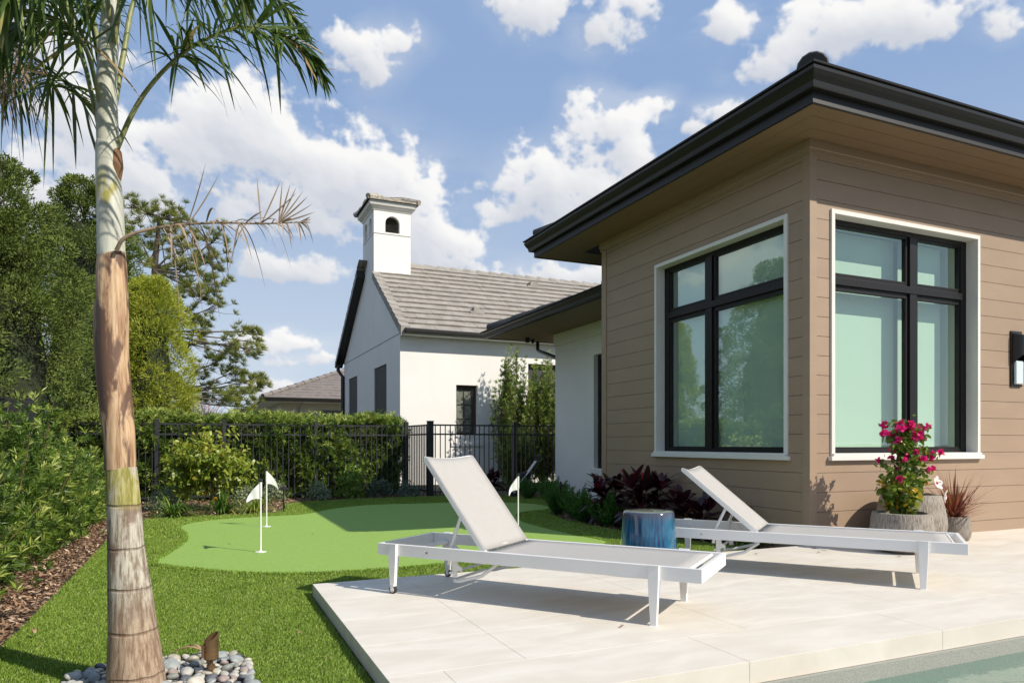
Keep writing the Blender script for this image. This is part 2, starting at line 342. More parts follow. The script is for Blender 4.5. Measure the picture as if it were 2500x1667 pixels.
# turf blades
TURF_L = leafmat('turf_blade', [(0, (.08, .13, .014)), (.55, (.25, .39, .05)), (.85, (.38, .49, .10)), (1, (.55, .54, .22))], .5, .25)
def scatter(poly, n, cond):
    xs = [p[0] for p in poly]; ys = [p[1] for p in poly]; out = []
    X = rng.uniform(min(xs), max(xs), n); Y = rng.uniform(min(ys), max(ys), n)
    pa = np.array(poly)
    def inside(px, py, pa):
        c = np.zeros(len(px), bool); j = len(pa)-1
        for i in range(len(pa)):
            xi, yi = pa[i]; xj, yj = pa[j]
            if yi != yj: c ^= ((yi > py) != (yj > py)) & (px < (xj-xi)*(py-yi)/(yj-yi)+xi)
            j = i
        return c
    k = inside(X, Y, pa)
    if cond is not None: k &= ~inside(X, Y, np.array(cond))
    return X[k], Y[k]
g = FM()
for d0, d1, dens_, h, w in ((2.6, 5.0, 21000, .025, .0036), (5.0, 8.0, 12000, .026, .0048), (8.0, 16, 4600, .029, .0085)):
    area = 9.0*(16.0); X, Y = scatter(LAWN, int(dens_*area), GREEN)
    D = (X-CAMX)*BY + (Y-CAMY)*BX; XX = (X-CAMX)*BX - (Y-CAMY)*BY
    k = (D > d0) & (D <= d1) & (np.abs(XX) < D*.78); k &= ~((np.abs(X+5.66) < .375) & (np.abs(Y+1.66) < .395))
    X, Y = X[k], Y[k]; n = len(X)
    wave = .5+.5*np.sin(X*9+3*np.sin(Y*5))*np.sin(Y*7+2*np.sin(X*4))
    dirn = np.stack([rng.normal(size=n)*.45+.25, rng.normal(size=n)*.45-.1, np.ones(n)], 1)
    T = np.clip(rng.normal(.5, .2, n)+.12*(wave-.5)+(rng.random(n) < .06)*.35, 0, 1)
    g.leaves(np.stack([X, Y, np.full(n, -.087)], 1), dirn, h*rng.uniform(.7, 1.2, n), w, T, .3)
ga = np.array(GREEN); gb = np.roll(ga, -1, 0); n = 26000; k = rng.integers(0, len(ga), n); u = rng.random((n, 1)); P_ = ga[k]*(1-u)+gb[k]*u; tn = gb[k]-ga[k]; ln_ = np.linalg.norm(tn, axis=1, keepdims=True); nr = np.stack([tn[:, 1], -tn[:, 0]], 1)/ln_
P_ = P_ + nr*rng.uniform(-.012, .05, (n, 1)) if pin(*(ga[0]+np.array([-.1, 0])), GREEN) else P_ - nr*rng.uniform(-.05, .012, (n, 1))
g.leaves(np.concatenate([P_, np.full((n, 1), -.087)], 1), np.stack([rng.normal(size=n)*.4, rng.normal(size=n)*.4, np.ones(n)], 1), .036*rng.uniform(.7, 1.2, n), .008, np.clip(rng.normal(.5, .2, n), 0, 1), .3)
g.obj('turf', TURF_L)['kind'] = 'stuff'

# patio of large pale stone slabs
def stonemat():
    m, t, o = newmat('pale_limestone'); p = N(t, 'ShaderNodeBsdfPrincipled'); L(t, p.outputs[0], o.inputs[0]); v = gpos(t)
    ri = N(t, 'ShaderNodeNewGeometry').outputs['Random Per Island']
    n = noise(t, vmth(t, 'MULTIPLY', v, (1, 2.6, 1)), 2.2, 8, .62, .6); n2 = noise(t, v, 90, 4, .7); n3 = noise(t, v, .9, 5, .6)
    c = mixc(t, smooth(t, n.outputs[0], .32, .7), (.64, .585, .505), (.74, .69, .61))
    c = mixc(t, mth(t, 'MULTIPLY', ri, .2), c, (.68, .63, .55)); c = mixc(t, smooth(t, n2.outputs[0], .60, .78, 0, .35), c, (.56, .5, .42))
    c = mixc(t, smooth(t, n3.outputs[0], .52, .75, 0, .35), c, (.68, .58, .45))
    L(t, c, p.inputs['Base Color']); p.inputs['Roughness'].default_value = .62
    b = N(t, 'ShaderNodeBump'); b.inputs['Strength'].default_value = .12; b.inputs['Distance'].default_value = .003; L(t, n2.outputs[0], b.inputs['Height']); L(t, b.outputs[0], p.inputs['Normal']); return m
STONE = stonemat(); pm = MB(); J = .0009
def slabs(x0, x1, y0, y1, xs, zb=-.085):
    e = [x0] + [x for x in xs if x0 < x < x1] + [x1]
    for i in range(len(e)-1): pm.box((e[i]+J, y0+J, zb), (e[i+1]-J, y1-J, 0))
main = [-4.10+1.31*k for k in range(-2, 12)]; off = [x+.655 for x in main]
ys = [.0, -.56, -1.125, -1.685, -2.19]
for i in range(4): slabs(-4.76, 8.0, ys[i+1], ys[i], main if i != 3 else main)
slabs(-4.76, 8.0, -2.64, -2.19, [-3.18+1.327*k for k in range(-2, 10)], -.105)
slabs(-4.76, -4.22, -3.6, -2.64, []); slabs(-4.76, -4.22, -7, -3.6, [])
po = pm.obj('patio', STONE, bevel=.0012); po['kind'] = 'structure'
bm_ = MB(); bm_.box((-4.745, -2.62, -.2), (8, -.015, -.006)); bm_.box((-4.745, -7, -.2), (-4.23, -2.6, -.006)); o = bm_.obj('patio_base', M('patio_mortar', (.33, .30, .25), .9, .2, 20)); o['kind'] = 'structure'
# pool
def plaster():
    m, t, o = newmat('grey_pebble_plaster'); p = N(t, 'ShaderNodeBsdfPrincipled'); L(t, p.outputs[0], o.inputs[0]); v = gpos(t)
    n = noise(t, v, 130, 5, .75); n2 = noise(t, v, 4, 4); c = mixc(t, smooth(t, n.outputs[0], .38, .62), (.25, .25, .22), (.38, .37, .33)); c = mixc(t, mth(t, 'MULTIPLY', n2.outputs[0], .3), c, (.36, .39, .35))
    L(t, c, p.inputs['Base Color']); p.inputs['Roughness'].default_value = .8; return m
x0, y0, x1, y1 = POOL; q = MB()
for a in (((x0-.18, y0-.18, -1.6), (x1+.18, y0, -.105)), ((x0-.18, y1, -1.6), (x1+.18, y1+.16, -.107)), ((x0-.18, y0, -1.6), (x0, y1, -.105)), ((x1, y0, -1.6), (x1+.18, y1, -.105)), ((x0, y0, -1.6), (x1, y1, -1.4)), ((x0, y1-2.2, -1.4), (x1, y1, -.42))): q.box(*a)
q.obj('pool_basin', plaster())['kind'] = 'structure'
def watermat():
    m, t, o = newmat('pool_water'); v = gpos(t)
    n = noise(t, vmth(t, 'MULTIPLY', v, (1, 1.5, 1)), 2.6, 4, .5, 1.2); n2 = noise(t, v, 9, 3, .5, .8)
    h = mth(t, 'ADD', n.outputs[0], mth(t, 'MULTIPLY', n2.outputs[0], .18)); b = N(t, 'ShaderNodeBump'); b.inputs['Strength'].default_value = .3; b.inputs['Distance'].default_value = .035; L(t, h, b.inputs['Height'])
    g_ = N(t, 'ShaderNodeBsdfGlossy'); g_.inputs['Roughness'].default_value = .0; L(t, b.outputs[0], g_.inputs['Normal'])
    r = N(t, 'ShaderNodeBsdfTransparent'); r.inputs[0].default_value = (.66, .90, .85, 1)
    ge = N(t, 'ShaderNodeNewGeometry'); cth = mth(t, 'ABSOLUTE', vmth(t, 'DOT_PRODUCT', ge.outputs['Incoming'], b.outputs[0])); fr = mth(t, 'MULTIPLY_ADD', mth(t, 'POWER', mth(t, 'SUBTRACT', 1., cth, None, True), 5.), .95, .03)
    mx = N(t, 'ShaderNodeMixShader'); L(t, mth(t, 'MULTIPLY_ADD', fr, 1.5, .05, True), mx.inputs[0]); L(t, r.outputs[0], mx.inputs[1]); L(t, g_.outputs[0], mx.inputs[2]); L(t, mx.outputs[0], o.inputs[0]); return m
flat('pool_water', [(x0, y0), (x1, y0), (x1, y1), (x0, y1)], -.185, watermat())

# mulch
MULCH = leafmat('bark_mulch', [(0, (.08, .042, .024)), (.5, (.28, .165, .10)), (.8, (.46, .31, .20)), (1, (.60, .46, .33))], .8, 0, .2)
def beds():
    m = FM()
    def chips(X, Y, sz):
        n = len(X); d = rng.normal(size=(n, 3)); d[:, 2] = rng.normal(size=n)*.28; nrm = np.tile([0, 0, 1.], (n, 1))+rng.normal(size=(n, 3))*.35; side = np.cross(d, nrm)
        m.leaves(np.stack([X, Y, -.095+rng.uniform(0, .028, n)], 1), d, sz*rng.uniform(.5, 1.6, n), sz*.35*rng.uniform(.6, 1.4, n), np.clip(rng.normal(.48, .27, n), 0, 1), 0, side=side)
    left = [(-7.9, -5), (-6.46, -5), (-6.46, 4.2), (-6.3, 6.2), (-7.9, 7.0)]
    X, Y = scatter(left, 42000, None); k = (X > -7.35) | (Y > 4); chips(X[k], Y[k], .045)
    back = [(-7.9, 5.6), (-6.4, 5.4), (-6.2, 6.17), (-4.4, 6.42), (-4.17, 7.9), (-3.74, 8.36), (-2.9, 8.55), (-1.6, 8.8), (-.4, 8.75), (-.4, 9.4), (-7.9, 9.5)]
    X, Y = scatter(back, 26000, None); chips(X, Y, .05)
    right = [(0, 5.45), (-.6, 4.5), (-.82, 3.55), (-.8, 2.9), (-.74, 2.1), (-.57, 1.33), (-.36, .62), (-.2, .02), (0, .02), (0, 3.95), (1.3, 3.95), (1.3, 8.6), (.4, 8.3), (.8, 7.68), (.66, 6.55)]
    X, Y = scatter(right, 26000, None); chips(X, Y, .045)
    return m.obj('mulch', MULCH)
beds()['kind'] = 'stuff'
MB().box((-7.9, -7, -.14), (-6.47, 9.5, -.096)).obj('planting_bed', M('dark_mulch_soil', (.07, .045, .03), .95, .4, 20, .8, 60))['kind'] = 'structure'

# ================================================================== MAIN HOUSE
H = thing('modern_house', 'single storey house with brown shiplap corner block, black eaves and a white stucco wing', 'house', (0, 0, 0))
G0, GS = .900, .194                                    # height of a board joint, board pitch
def siding(face, u0, u1, holes, z0=-.09, z1=3.86):
    """boards on the plane y=0 (face 'y') or x=0 (face 'x'), outside towards minus"""
    m = MB(); k0 = math.floor((z0-G0)/GS)
    def put(a, b, za, zb, d0=0., d1=.02):
        if face == 'y': m.box((a, d0, za), (b, d1, zb))
        else: m.box((d0, a, za), (d1, b, zb))
    k = k0
    while G0+k*GS < z1:
        za, zb = max(G0+k*GS+.0022, z0), min(G0+(k+1)*GS-.0022, z1); k += 1
        segs = [(u0, u1)]
        for (a, b, c, d) in holes:
            if zb > c and za < d:
                if za < c-1e-3 or zb > d+1e-3:           # board split around the opening's top or bottom edge
                    if za < c-1e-3: put(a, b, za, c)
                    if zb > d+1e-3: put(a, b, d, zb)
                segs = [s_ for s0, s1 in segs for s_ in ((s0, a), (b, s1)) if s_[1]-s_[0] > .01]
        for a, b in segs: put(a, b, za, zb)
    # backing with the same opening
    for (a, b, c, d) in holes:
        put(u0, a, z0, z1, .0215, .03); put(b, u1, z0, z1, .0215, .03); put(a, b, z0, c, .0215, .03); put(a, b, d, z1, .0215, .03)
    return m
siding('y', .085, 6.9, [(.32, 2.555, .86, 3.325)]).obj('siding_wall', SIDING, H, bevel=.0012)
siding('x', .085, 3.80, [(.32, 2.555, .86, 3.325)]).obj('siding_wall', SIDING, H, bevel=.0012)
m = MB(); m.box((-.012, -.012, -.09), (.083, .083, 3.86)); m.obj('corner_board', SIDING, H, bevel=.002)
m = MB(); m.box((-.012, 3.802, -.09), (.06, 3.925, 3.86)); m.obj('corner_board', SIDING, H, bevel=.002)
m = MB(); m.loft((0, 0, 6.9, 3.925), [(-.01, 3.855), (.022, 3.855), (.022, 3.90), (.034, 3.905), (.034, 3.988)]); m.obj('frieze_board', SIDING, H)
m = MB(); m.box((.06, 3.90, -.09), (6.9, 3.93, 3.99)); m.box((6.88, .03, -.09), (6.9, 3.90, 3.99)); m.obj('rear_wall', SIDING, H)
# soffit of mitred boards, fascia, gutter, roof
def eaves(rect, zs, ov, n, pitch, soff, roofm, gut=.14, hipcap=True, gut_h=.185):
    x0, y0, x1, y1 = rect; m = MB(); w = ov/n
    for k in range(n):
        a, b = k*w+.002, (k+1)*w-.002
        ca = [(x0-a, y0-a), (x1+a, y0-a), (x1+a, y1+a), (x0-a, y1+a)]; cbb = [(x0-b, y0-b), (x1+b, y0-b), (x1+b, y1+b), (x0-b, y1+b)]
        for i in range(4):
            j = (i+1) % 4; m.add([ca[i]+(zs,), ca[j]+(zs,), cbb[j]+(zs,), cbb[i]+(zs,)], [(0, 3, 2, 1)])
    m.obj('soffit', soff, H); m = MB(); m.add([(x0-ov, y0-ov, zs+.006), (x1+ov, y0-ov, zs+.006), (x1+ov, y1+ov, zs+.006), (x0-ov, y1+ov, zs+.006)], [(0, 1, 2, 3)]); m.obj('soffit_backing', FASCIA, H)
    f = MB(); f.loft(rect, [(ov-.02, zs-.006), (ov, zs-.012), (ov+.012, zs-.006), (ov+.012, zs+.14), (ov-.01, zs+.16)]); f.obj('fascia', FASCIA, H)
    t = zs+.275 if gut_h > .15 else zs+.15; b0 = t-gut_h; o0 = ov+.014; s_ = gut/.14
    pr = [(o0, b0), (o0+.055*s_, b0), (o0+.063*s_, b0+.004), (o0+.066*s_, b0+.016), (o0+.074*s_, b0+.05), (o0+.10*s_, b0+.09), (o0+.118*s_, b0+.125*gut_h/.185), (o0+.122*s_, t-.035), (o0+.112*s_, t-.028), (o0+.112*s_, t-.022), (o0+.135*s_, t-.018), (o0+.138*s_, t-.003), (o0+.13*s_, t), (o0+.115*s_, t-.002), (o0+.112*s_, t-.02), (o0+.02, t-.03)]
    g_ = MB(); g_.loft(rect, pr); g_.obj('gutter', BLACK, H)
    # hip roof with courses
    e = ov+.05; zt = t-.015; hx, hy = (x1-x0)/2+e, (y1-y0)/2+e; r_ = MB(); cx_, cy_ = (x0+x1)/2, (y0+y1)/2
    hm = min(hx, hy); nc = int(hm/.31)
    for k in range(nc+1):
        a, b = k*.31, min((k+1)*.31+.03, hm); za, zb = zt+a*pitch+.028, zt+b*pitch
        for (sx, sy) in ((0, -1), (1, 0), (0, 1), (-1, 0)):
            A = []; 
            for off_, z in ((a, za-.028), (a, za), (b, zb)):
                X, Y = hx-off_, hy-off_
                if X < 0 or Y < 0: X = max(X, 0); Y = max(Y, 0)
                if sy: A += [(cx_-X*(-sy), cy_+sy*Y, z), (cx_+X*(-sy), cy_+sy*Y, z)]
                else: A += [(cx_+sx*X, cy_-sx*Y, z), (cx_+sx*X, cy_+sx*Y, z)]
            r_.add(A, [(0, 1, 3, 2), (2, 3, 5, 4)])
    ro = r_.obj('roof', roofm, H)
    if hipcap:
        for sx in (-1, 1):
            for sy in (-1, 1):
                c_ = MB(); p = Vector((cx_+sx*(hx-.06), cy_+sy*(hy-.06), zt+.065)); d = Vector((-sx, -sy, pitch)); ln = hm
                for i in range(int(ln/.4)):
                    a = p+d*(i*.4); b = p+d*(i*.4+.43); c_.tube([a, a+d*.012, b], [.125, .138, .12], 14)
                c_.v = [(x, y, p.z+(z-p.z)*.999-.02) for x, y, z in c_.v]; c_.obj('hip_cap', roofm, ro, True)
    return t
eaves((0, 0, 6.9, 4.46), 3.99, .58, 3, .40, SOFFIT, ROOFD)
# windows: trim > sill, black frame, glass, blind
def window(face, glass, flip):
    T = thing('window', None, None); T.parent = H
    if face == 'x': F = Matrix(((0, 1, 0, 0), (1, 0, 0, 0), (0, 0, 1, 0), (0, 0, 0, 1)))
    else: F = Matrix.Identity(4)
    m = MB(); B_ = lambda a, b: m.box(a, b, F)
    a0, a1, z0, z1 = .275, 2.572, .90, 3.345
    B_((a0, -.022, z0-.02), (.320, .115, z1)); B_((2.530, -.022, z0-.02), (a1, .115, z1)); B_((.3201, -.022, 3.30), (2.5299, .115, z1))
    m.obj('trim', WTRIM, T, bevel=.002)
    m = MB(); B_ = lambda a, b: m.box(a, b, F)
    B_((.245, -.05, .828), (2.605, .0, .872)); B_((.28, -.044, .8721), (2.57, .125, .899)); m.obj('sill', WTRIM, T, bevel=.003)
    y = .118; m = MB(); B_ = lambda a, b: m.box(a, b, F)
    L0, R0 = .30, 2.575; M0, M1 = 1.565, 1.715; h0, h1 = 2.60, 2.735
    B_((L0, y, .897), (L0+.13, y+.07, 3.32)); B_((R0-.13, y, .897), (R0, y+.07, 3.32)); B_((L0+.13, y, .897), (R0-.13, y+.07, .94)); B_((L0+.13, y, 3.25), (R0-.13, y+.07, 3.32))
    B_((M0+.02, y-.012, .94), (M1-.02, y+.07, 3.25)); B_((L0+.13, y-.02, h0+.03), (R0-.13, y+.07, h1-.03))
    for (a, b) in ((L0+.13, M0), (M1, R0-.13)):
        for (c, d) in ((.94, h0), (h1, 3.25)):
            e = .022
            B_((a, y+.01, c), (a+e, y+.06, d)); B_((b-e, y+.01, c), (b, y+.06, d)); B_((a+e, y+.01, c), (b-e, y+.06, c+e)); B_((a+e, y+.01, d-e), (b-e, y+.06, d))
    B_((M0, y+.012, .94), (M0+.02, y+.06, 3.25)); B_((M1-.02, y+.012, .94), (M1, y+.06, 3.25)); B_((L0+.13, y+.012, h0), (R0-.13, y+.06, h0+.03)); B_((L0+.13, y+.012, h1-.03), (R0-.13, y+.06, h1))
    m.obj('window_frame', WFRAME, T, bevel=.002)
    for (a, b) in ((L0+.15, M0-.018), (M1+.018, R0-.15)):
        for (c, d) in ((.96, h0-.018), (h1+.018, 3.23)):
            m = MB(); m.box((a, y+.035, c), (b, y+.037, d), F); m.obj('glass', glass, T)
    # room lining and hanging blinds just inside
    m = MB(); B_ = lambda a, b: m.box(a, b, F)
    B_((L0-.02, y+.0701, .85), (L0+.09, y+.42, 3.34)); B_((R0-.09, y+.0701, .85), (R0+.02, y+.42, 3.34)); B_((L0+.09, y+.0701, 3.27), (R0-.09, y+.42, 3.34)); B_((L0+.09, y+.0701, .85), (R0-.09, y+.42, .925)); B_((L0-.02, y+.42, .85), (R0+.02, y+.44, 3.34))
    m.obj('window_reveal', ROOMW, T)
    for (a, b) in ((L0+.14, M0+.03), (M0+.10, R0-.2)):
        e_ = .10 if flip else .20; m = MB(); m.box((a, y+e_, .95), (b, y+e_+.003, 3.25), F); m.box((a, y+e_-.01, .93), (b, y+e_+.013, .96), F); m.obj('roller_blind', BLIND, T)
    return T
window('y', GLASS, False)['label'] = 'sunlit tall four pane window with white roller blinds'
window('x', GLASSL, True)['label'] = 'shaded four pane window reflecting sky and trees'

# white stucco wing
def wallbox(m, p, q): m.box(p, q)
m = MB(); X0, Y0w, Y1w = 1.3, 3.93, 7.97; wy0, wy1, wz0, wz1 = 4.9, 6.385, .53, 2.67
m.box((X0, Y0w, -.1), (X0+.2, wy0, 3.28)); m.box((X0, wy1, -.1), (X0+.2, Y1w, 3.28)); m.box((X0, wy0, -.1), (X0+.2, wy1, wz0)); m.box((X0, wy0, wz1), (X0+.2, wy1, 3.28))
m.box((X0+.2, Y1w-.2, -.1), (6.9, Y1w, 3.28)); m.obj('stucco_wall', WALLW, H)
m = MB(); m.loft((X0, Y0w+1.5, 6.9, Y1w), [(0, 3.02), (.03, 3.03), (.03, 3.279)]); m.obj('stucco_band', WALLW, H)
T = thing('window', None, None); T.parent = H; T['label'] = 'narrow shaded window in the white stucco wing'
m = MB(); m.box((X0+.09, wy0, wz0), (X0+.15, wy0+.08, wz1)); m.box((X0+.09, wy1-.08, wz0), (X0+.15, wy1, wz1)); m.box((X0+.09, wy0+.08, wz0), (X0+.15, wy1-.08, wz0+.08)); m.box((X0+.09, wy0+.08, wz1-.1), (X0+.15, wy1-.08, wz1)); m.obj('window_frame', WFRAME, T)
m = MB(); m.box((X0+.12, wy0+.08, wz0+.08), (X0+.125, wy1-.08, wz1-.1)); m.obj('glass', GLASSL, T)
m = MB(); m.box((X0+.3, wy0-.1, wz0-.1), (X0+.32, wy1+.1, wz1+.1)); m.obj('roller_blind', BLIND, T)
m = MB(); m.box((X0-.04, wy0-.05, wz0-.13), (X0, wy1+.12, wz0-.01)); m.obj('sill', WTRIM, T, bevel=.004)
eaves((X0, 5.16, 6.9, 7.97), 3.28, 1.08, 5, .36, SOFFIT, ROOFD, gut=.13, gut_h=.15)
m = MB(); m.tube([(1.42, 9.07, 3.28), (1.42, 9.07, 3.10), (1.43, 8.98, 3.06), (1.50, 8.10, 2.78), (1.5, 8.02, 2.7), (1.5, 8.02, .05)], .042, 10); m.obj('downspout', BLACK, H, True)
m = MB(); m.lathe([(.05, .0), (.05, -.09), (.03, -.10)], 16, (.95, 8.6, 3.275)); m.obj('soffit_light', BLACK, H, True)
m = MB(); m.lathe([(.04, .0), (.045, -.05), (.03, -.08), (.0, -.09)], 16, (1.15, 8.75, 3.275)); m.obj('security_camera', BLACK, H, True)
# wall lamp
T = thing('wall_lamp', 'black outdoor wall lamp with angled frosted glass on the sunlit brown wall', 'lamp', (3.235, -.0, 1.98))
m = MB(); m.box((-.10, -.02, -.32), (.10, 0, .33)); m.obj('back_plate', BLACK, T, bevel=.004)
m = MB(); n_ = 14; pts = [(-.085, -.02)] + [(-.085*math.cos(math.pi*i/n_), -.02-.10*math.sin(math.pi*i/n_)) for i in range(1, n_)] + [(.085, -.02)]
vs = [(x, y, .31-.05*(-y)/.12) for x, y in pts] + [(x, y, .04-.16*0 - .9*(x+.085)*0 + (.17*(-y-.02)/.10)*-1*0 + (.02-.55*(x+.085)*.0)) for x, y in pts]; k = len(pts)
vs = [(x, y, .31-.04*(-y)/.12) for x, y in pts] + [(x, y, -.06 + 1.1*(-y-.02)) for x, y in pts]
m.add(vs, [tuple(range(k)), ] + [(i, i+1, k+i+1, k+i) for i in range(k-1)]); o = m.obj('hood', BLACK, T)
m = MB(); m.box((-.065, -.055, -.29), (.065, -.021, -.02)); m.obj('frosted_glass', M('frosted_glass', (.62, .70, .72), .25), T, bevel=.01)

# ================================================================== WHITE NEIGHBOUR HOUSE
Nh = thing('white_house', 'white stucco gabled house with grey tile roof and small arched chimney tower', 'house', (-.745, 12.845, -.21))
Nh.scale = (1.1, 1.1, 1.1)
def rel(x, y, z): return (x+1.175, y-11.21, z+.1)
def panel(m, axis, c, t, u0, u1, z0, z1, holes, arch=False):
    """wall slab (thickness t behind plane c) with rectangular or arched holes (ua,ub,za,zb)"""
    def bx(a, b, za, zb):
        if b-a < 1e-4 or zb-za < 1e-4: return
        if axis == 'y': m.box(rel(a, c, za), rel(b, c+t, zb))
        else: m.box(rel(c, a, za), rel(c+t, b, zb))
    u = u0
    for (a, b, za, zb) in sorted(holes):
        bx(u, a, z0, z1); bx(a, b, z0, za); u = b
        if not arch: bx(a, b, zb, z1); continue
        r = (b-a)/2; n = 12
        for i in range(n):
            t0, t1 = math.pi*(1-i/n), math.pi*(1-(i+1)/n); ua, ub = (a+b)/2+r*math.cos(t0), (a+b)/2+r*math.cos(t1)
            h0, h1 = zb-r+r*math.sin(t0), zb-r+r*math.sin(t1)
            def P(uu, zz, d): return rel(uu, c+d, zz) if axis == 'y' else rel(c+d, uu, zz)
            m.add([P(ua, h0, 0), P(ub, h1, 0), P(ub, z1, 0), P(ua, z1, 0), P(ua, h0, t), P(ub, h1, t), P(ub, z1, t), P(ua, z1, t)], [(0, 1, 2, 3), (7, 6, 5, 4), (0, 4, 5, 1), (3, 2, 6, 7)])
    bx(u, u1, z0, z1)
gx0, gy0, gy1, gx1 = -1.175, 11.21, 18.40, 13.0; EZ, RZ, RY = 3.62, 6.05, 14.80
m = MB(); panel(m, 'y', gy0, .25, gx0, gx1, -.1, EZ, [(.234, .80, 1.23, 2.44), (2.19, 4.2, .2, 3.05)])
panel(m, 'x', gx0, .25, gy0+.25, gy1, -.1, EZ, [(12.56, 13.98, .4, 3.04), (16.27, 17.62, .4, 3.06)])
o_ = MB(); m.box(rel(gx0+.25, gy1-.25, -.1), rel(gx1, gy1, EZ)); m.box(rel(gx1-.25, gy0+.25, -.1), rel(gx1, gy1-.25, EZ)); m.obj('wall', WALLW, Nh)
m = MB(); vs = [rel(gx0, gy0, EZ+.012), rel(gx0, gy1, EZ+.012), rel(gx0, RY, RZ+.02)]; vs += [(x+.25, y, z) for x, y, z in vs]; m.add(vs, [(0, 2, 1), (3, 4, 5), (0, 3, 5, 2), (2, 5, 4, 1), (0, 1, 4, 3)]); m.obj('gable', WALLW, Nh)
m = MB(); vs = [rel(gx0-.003, gy0-.003, EZ), rel(gx0-.003, gy1, EZ)]; m.box(rel(gx0-.004, gy0+.01, EZ-.012), rel(gx0+.02, gy1, EZ+.012)); m.obj('expansion_joint', M('joint_grey', (.3, .3, .3), .8), Nh)  # narrow grey band along the gable joint
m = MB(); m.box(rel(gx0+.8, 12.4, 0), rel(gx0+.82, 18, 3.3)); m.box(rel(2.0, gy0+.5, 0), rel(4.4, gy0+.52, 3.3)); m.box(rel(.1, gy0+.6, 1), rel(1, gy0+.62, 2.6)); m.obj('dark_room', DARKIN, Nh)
# gable openings: black screens
for i, (a, b, za, zb) in enumerate(((12.56, 13.98, .4, 3.04), (16.27, 17.62, .4, 3.06))):
    m = MB(); m.box(rel(gx0+.03, a, za), rel(gx0+.06, b, zb)); o = m.obj('window_screen', M('black_screen', (.012, .013, .015), .6), Nh); o['label'] = ['near black window screen in the gable wall', 'far black window screen in the gable wall'][i]
# small paned window
T = thing('window', None, None); T.parent = Nh; T['label'] = 'small dark six pane window in the sunlit wall'
a, b, za, zb = .234, .80, 1.23, 2.44; y = gy0+.12; m = MB(); DBW = M('dark_bronze_frame', (.045, .032, .025), .5)
for p in (((a, y, za), (a+.045, y+.06, zb)), ((b-.12, y, za), (b, y+.06, zb)), ((a+.045, y, zb-.11), (b-.12, y+.06, zb)), ((a+.045, y, za), (b-.12, y+.06, za+.05)), (((a+b-.075)/2-.012, y+.01, za+.05), ((a+b-.075)/2+.012, y+.045, zb-.11)), ((a+.045, y+.012, 1.60), (b-.12, y+.043, 1.625)), ((a+.045, y+.012, 1.95), (b-.12, y+.043, 1.975))): m.box(rel(*p[0]), rel(*p[1]))
m.obj('window_frame', DBW, T)
m = MB(); m.box(rel(a+.04, y+.025, za+.04), rel(b-.11, y+.03, zb-.1)); m.obj('glass', M('obscured_glass', (.22, .24, .2), .2, .5, 9), T)
m = MB(); m.box(rel(a-.13, gy0-.03, .93), rel(b+.12, gy0, 1.02)); m.obj('sill', WALLW, T)
m = MB(); m.box(rel(2.19, gy0+.14, .2), rel(4.2, gy0+.16, 3.05)); o = m.obj('window_screen', M('grey_screen', (.035, .037, .04), .6), Nh); o['label'] = 'dark screen behind the tall shrubs'
# tiled roof: overlapping courses with staggered tiles
def tiles(m, x0, x1, ya, yb, za, zb, tw=.33, n=None, rag=.006):
    L_ = math.hypot(yb-ya, zb-za); n = n or int(round(L_/.325)); dy, dz = (yb-ya)/n, (zb-za)/n; sg = 1 if yb > ya else -1
    nx_, nz_ = -dz/math.hypot(dy, dz)*sg, abs(dy)/math.hypot(dy, dz)
    for k in range(n):
        x = x0 - (.5*tw if k % 2 else 0); 
        while x < x1:
            a, b = max(x, x0)+.002, min(x+tw, x1)-.002; x += tw
            if b <= a: continue
            th = .062+random.uniform(-rag, rag); e = -.03
            y_0, z_0 = ya+dy*k+e*dy, za+dz*k+e*dz; y_1, z_1 = ya+dy*(k+1.05), za+dz*(k+1.05)
            oy, oz = nx_*th, nz_*th
            m.add([rel(a, y_0, z_0), rel(b, y_0, z_0), rel(b, y_1, z_1), rel(a, y_1, z_1), rel(a, y_0+oy, z_0+oz), rel(b, y_0+oy, z_0+oz), rel(b, y_1+oy*.25, z_1+oz*.25), rel(a, y_1+oy*.25, z_1+oz*.25)], [(0, 1, 5, 4), (4, 5, 6, 7), (0, 4, 7, 3), (1, 2, 6, 5)])
m = MB(); tiles(m, gx0+.14, gx1+.3, 10.90, RY, 3.66, RZ+.13); tiles(m, gx0-.25, gx1+.3, 18.71, RY, 3.66, RZ+.13)
rf = m.obj('roof', ROOFT, Nh)
m = MB(); n = 14
for k in range(n):                                   # rake tiles folding over the near gable edge
    f0, f1 = k/n, (k+1)/n; ya, yb = 10.90+3.9*f0, 10.90+3.9*f1+.03; za, zb = 3.67+(RZ-3.53)*f0, 3.67+(RZ-3.53)*f1
    if ya > 13.95: break
    h = .085
    m.add([rel(gx0-.06, ya, za-.15), rel(gx0+.16, ya, za-.02), rel(gx0+.16, yb, zb-.02), rel(gx0-.06, yb, zb-.15), rel(gx0-.06, ya, za+h), rel(gx0+.16, ya, za+h), rel(gx0+.16, yb, zb+h-.03), rel(gx0-.06, yb, zb+h-.03)], [(0, 1, 5, 4), (4, 5, 6, 7), (0, 4, 7, 3), (1, 2, 6, 5), (0, 3, 2, 1)])
m.obj('rake_tiles', ROOFT, rf)
m = MB(); x = gx0+1.25
while x < gx1: m.tube([(x+1.175, RY-11.21, RZ+.16), (x+.02+1.175, RY-11.21, RZ+.175), (x+.44+1.175, RY-11.21, RZ+.15)], [.12, .135, .115], 10); x += .41
m.obj('ridge_cap', ROOFT, rf, True)
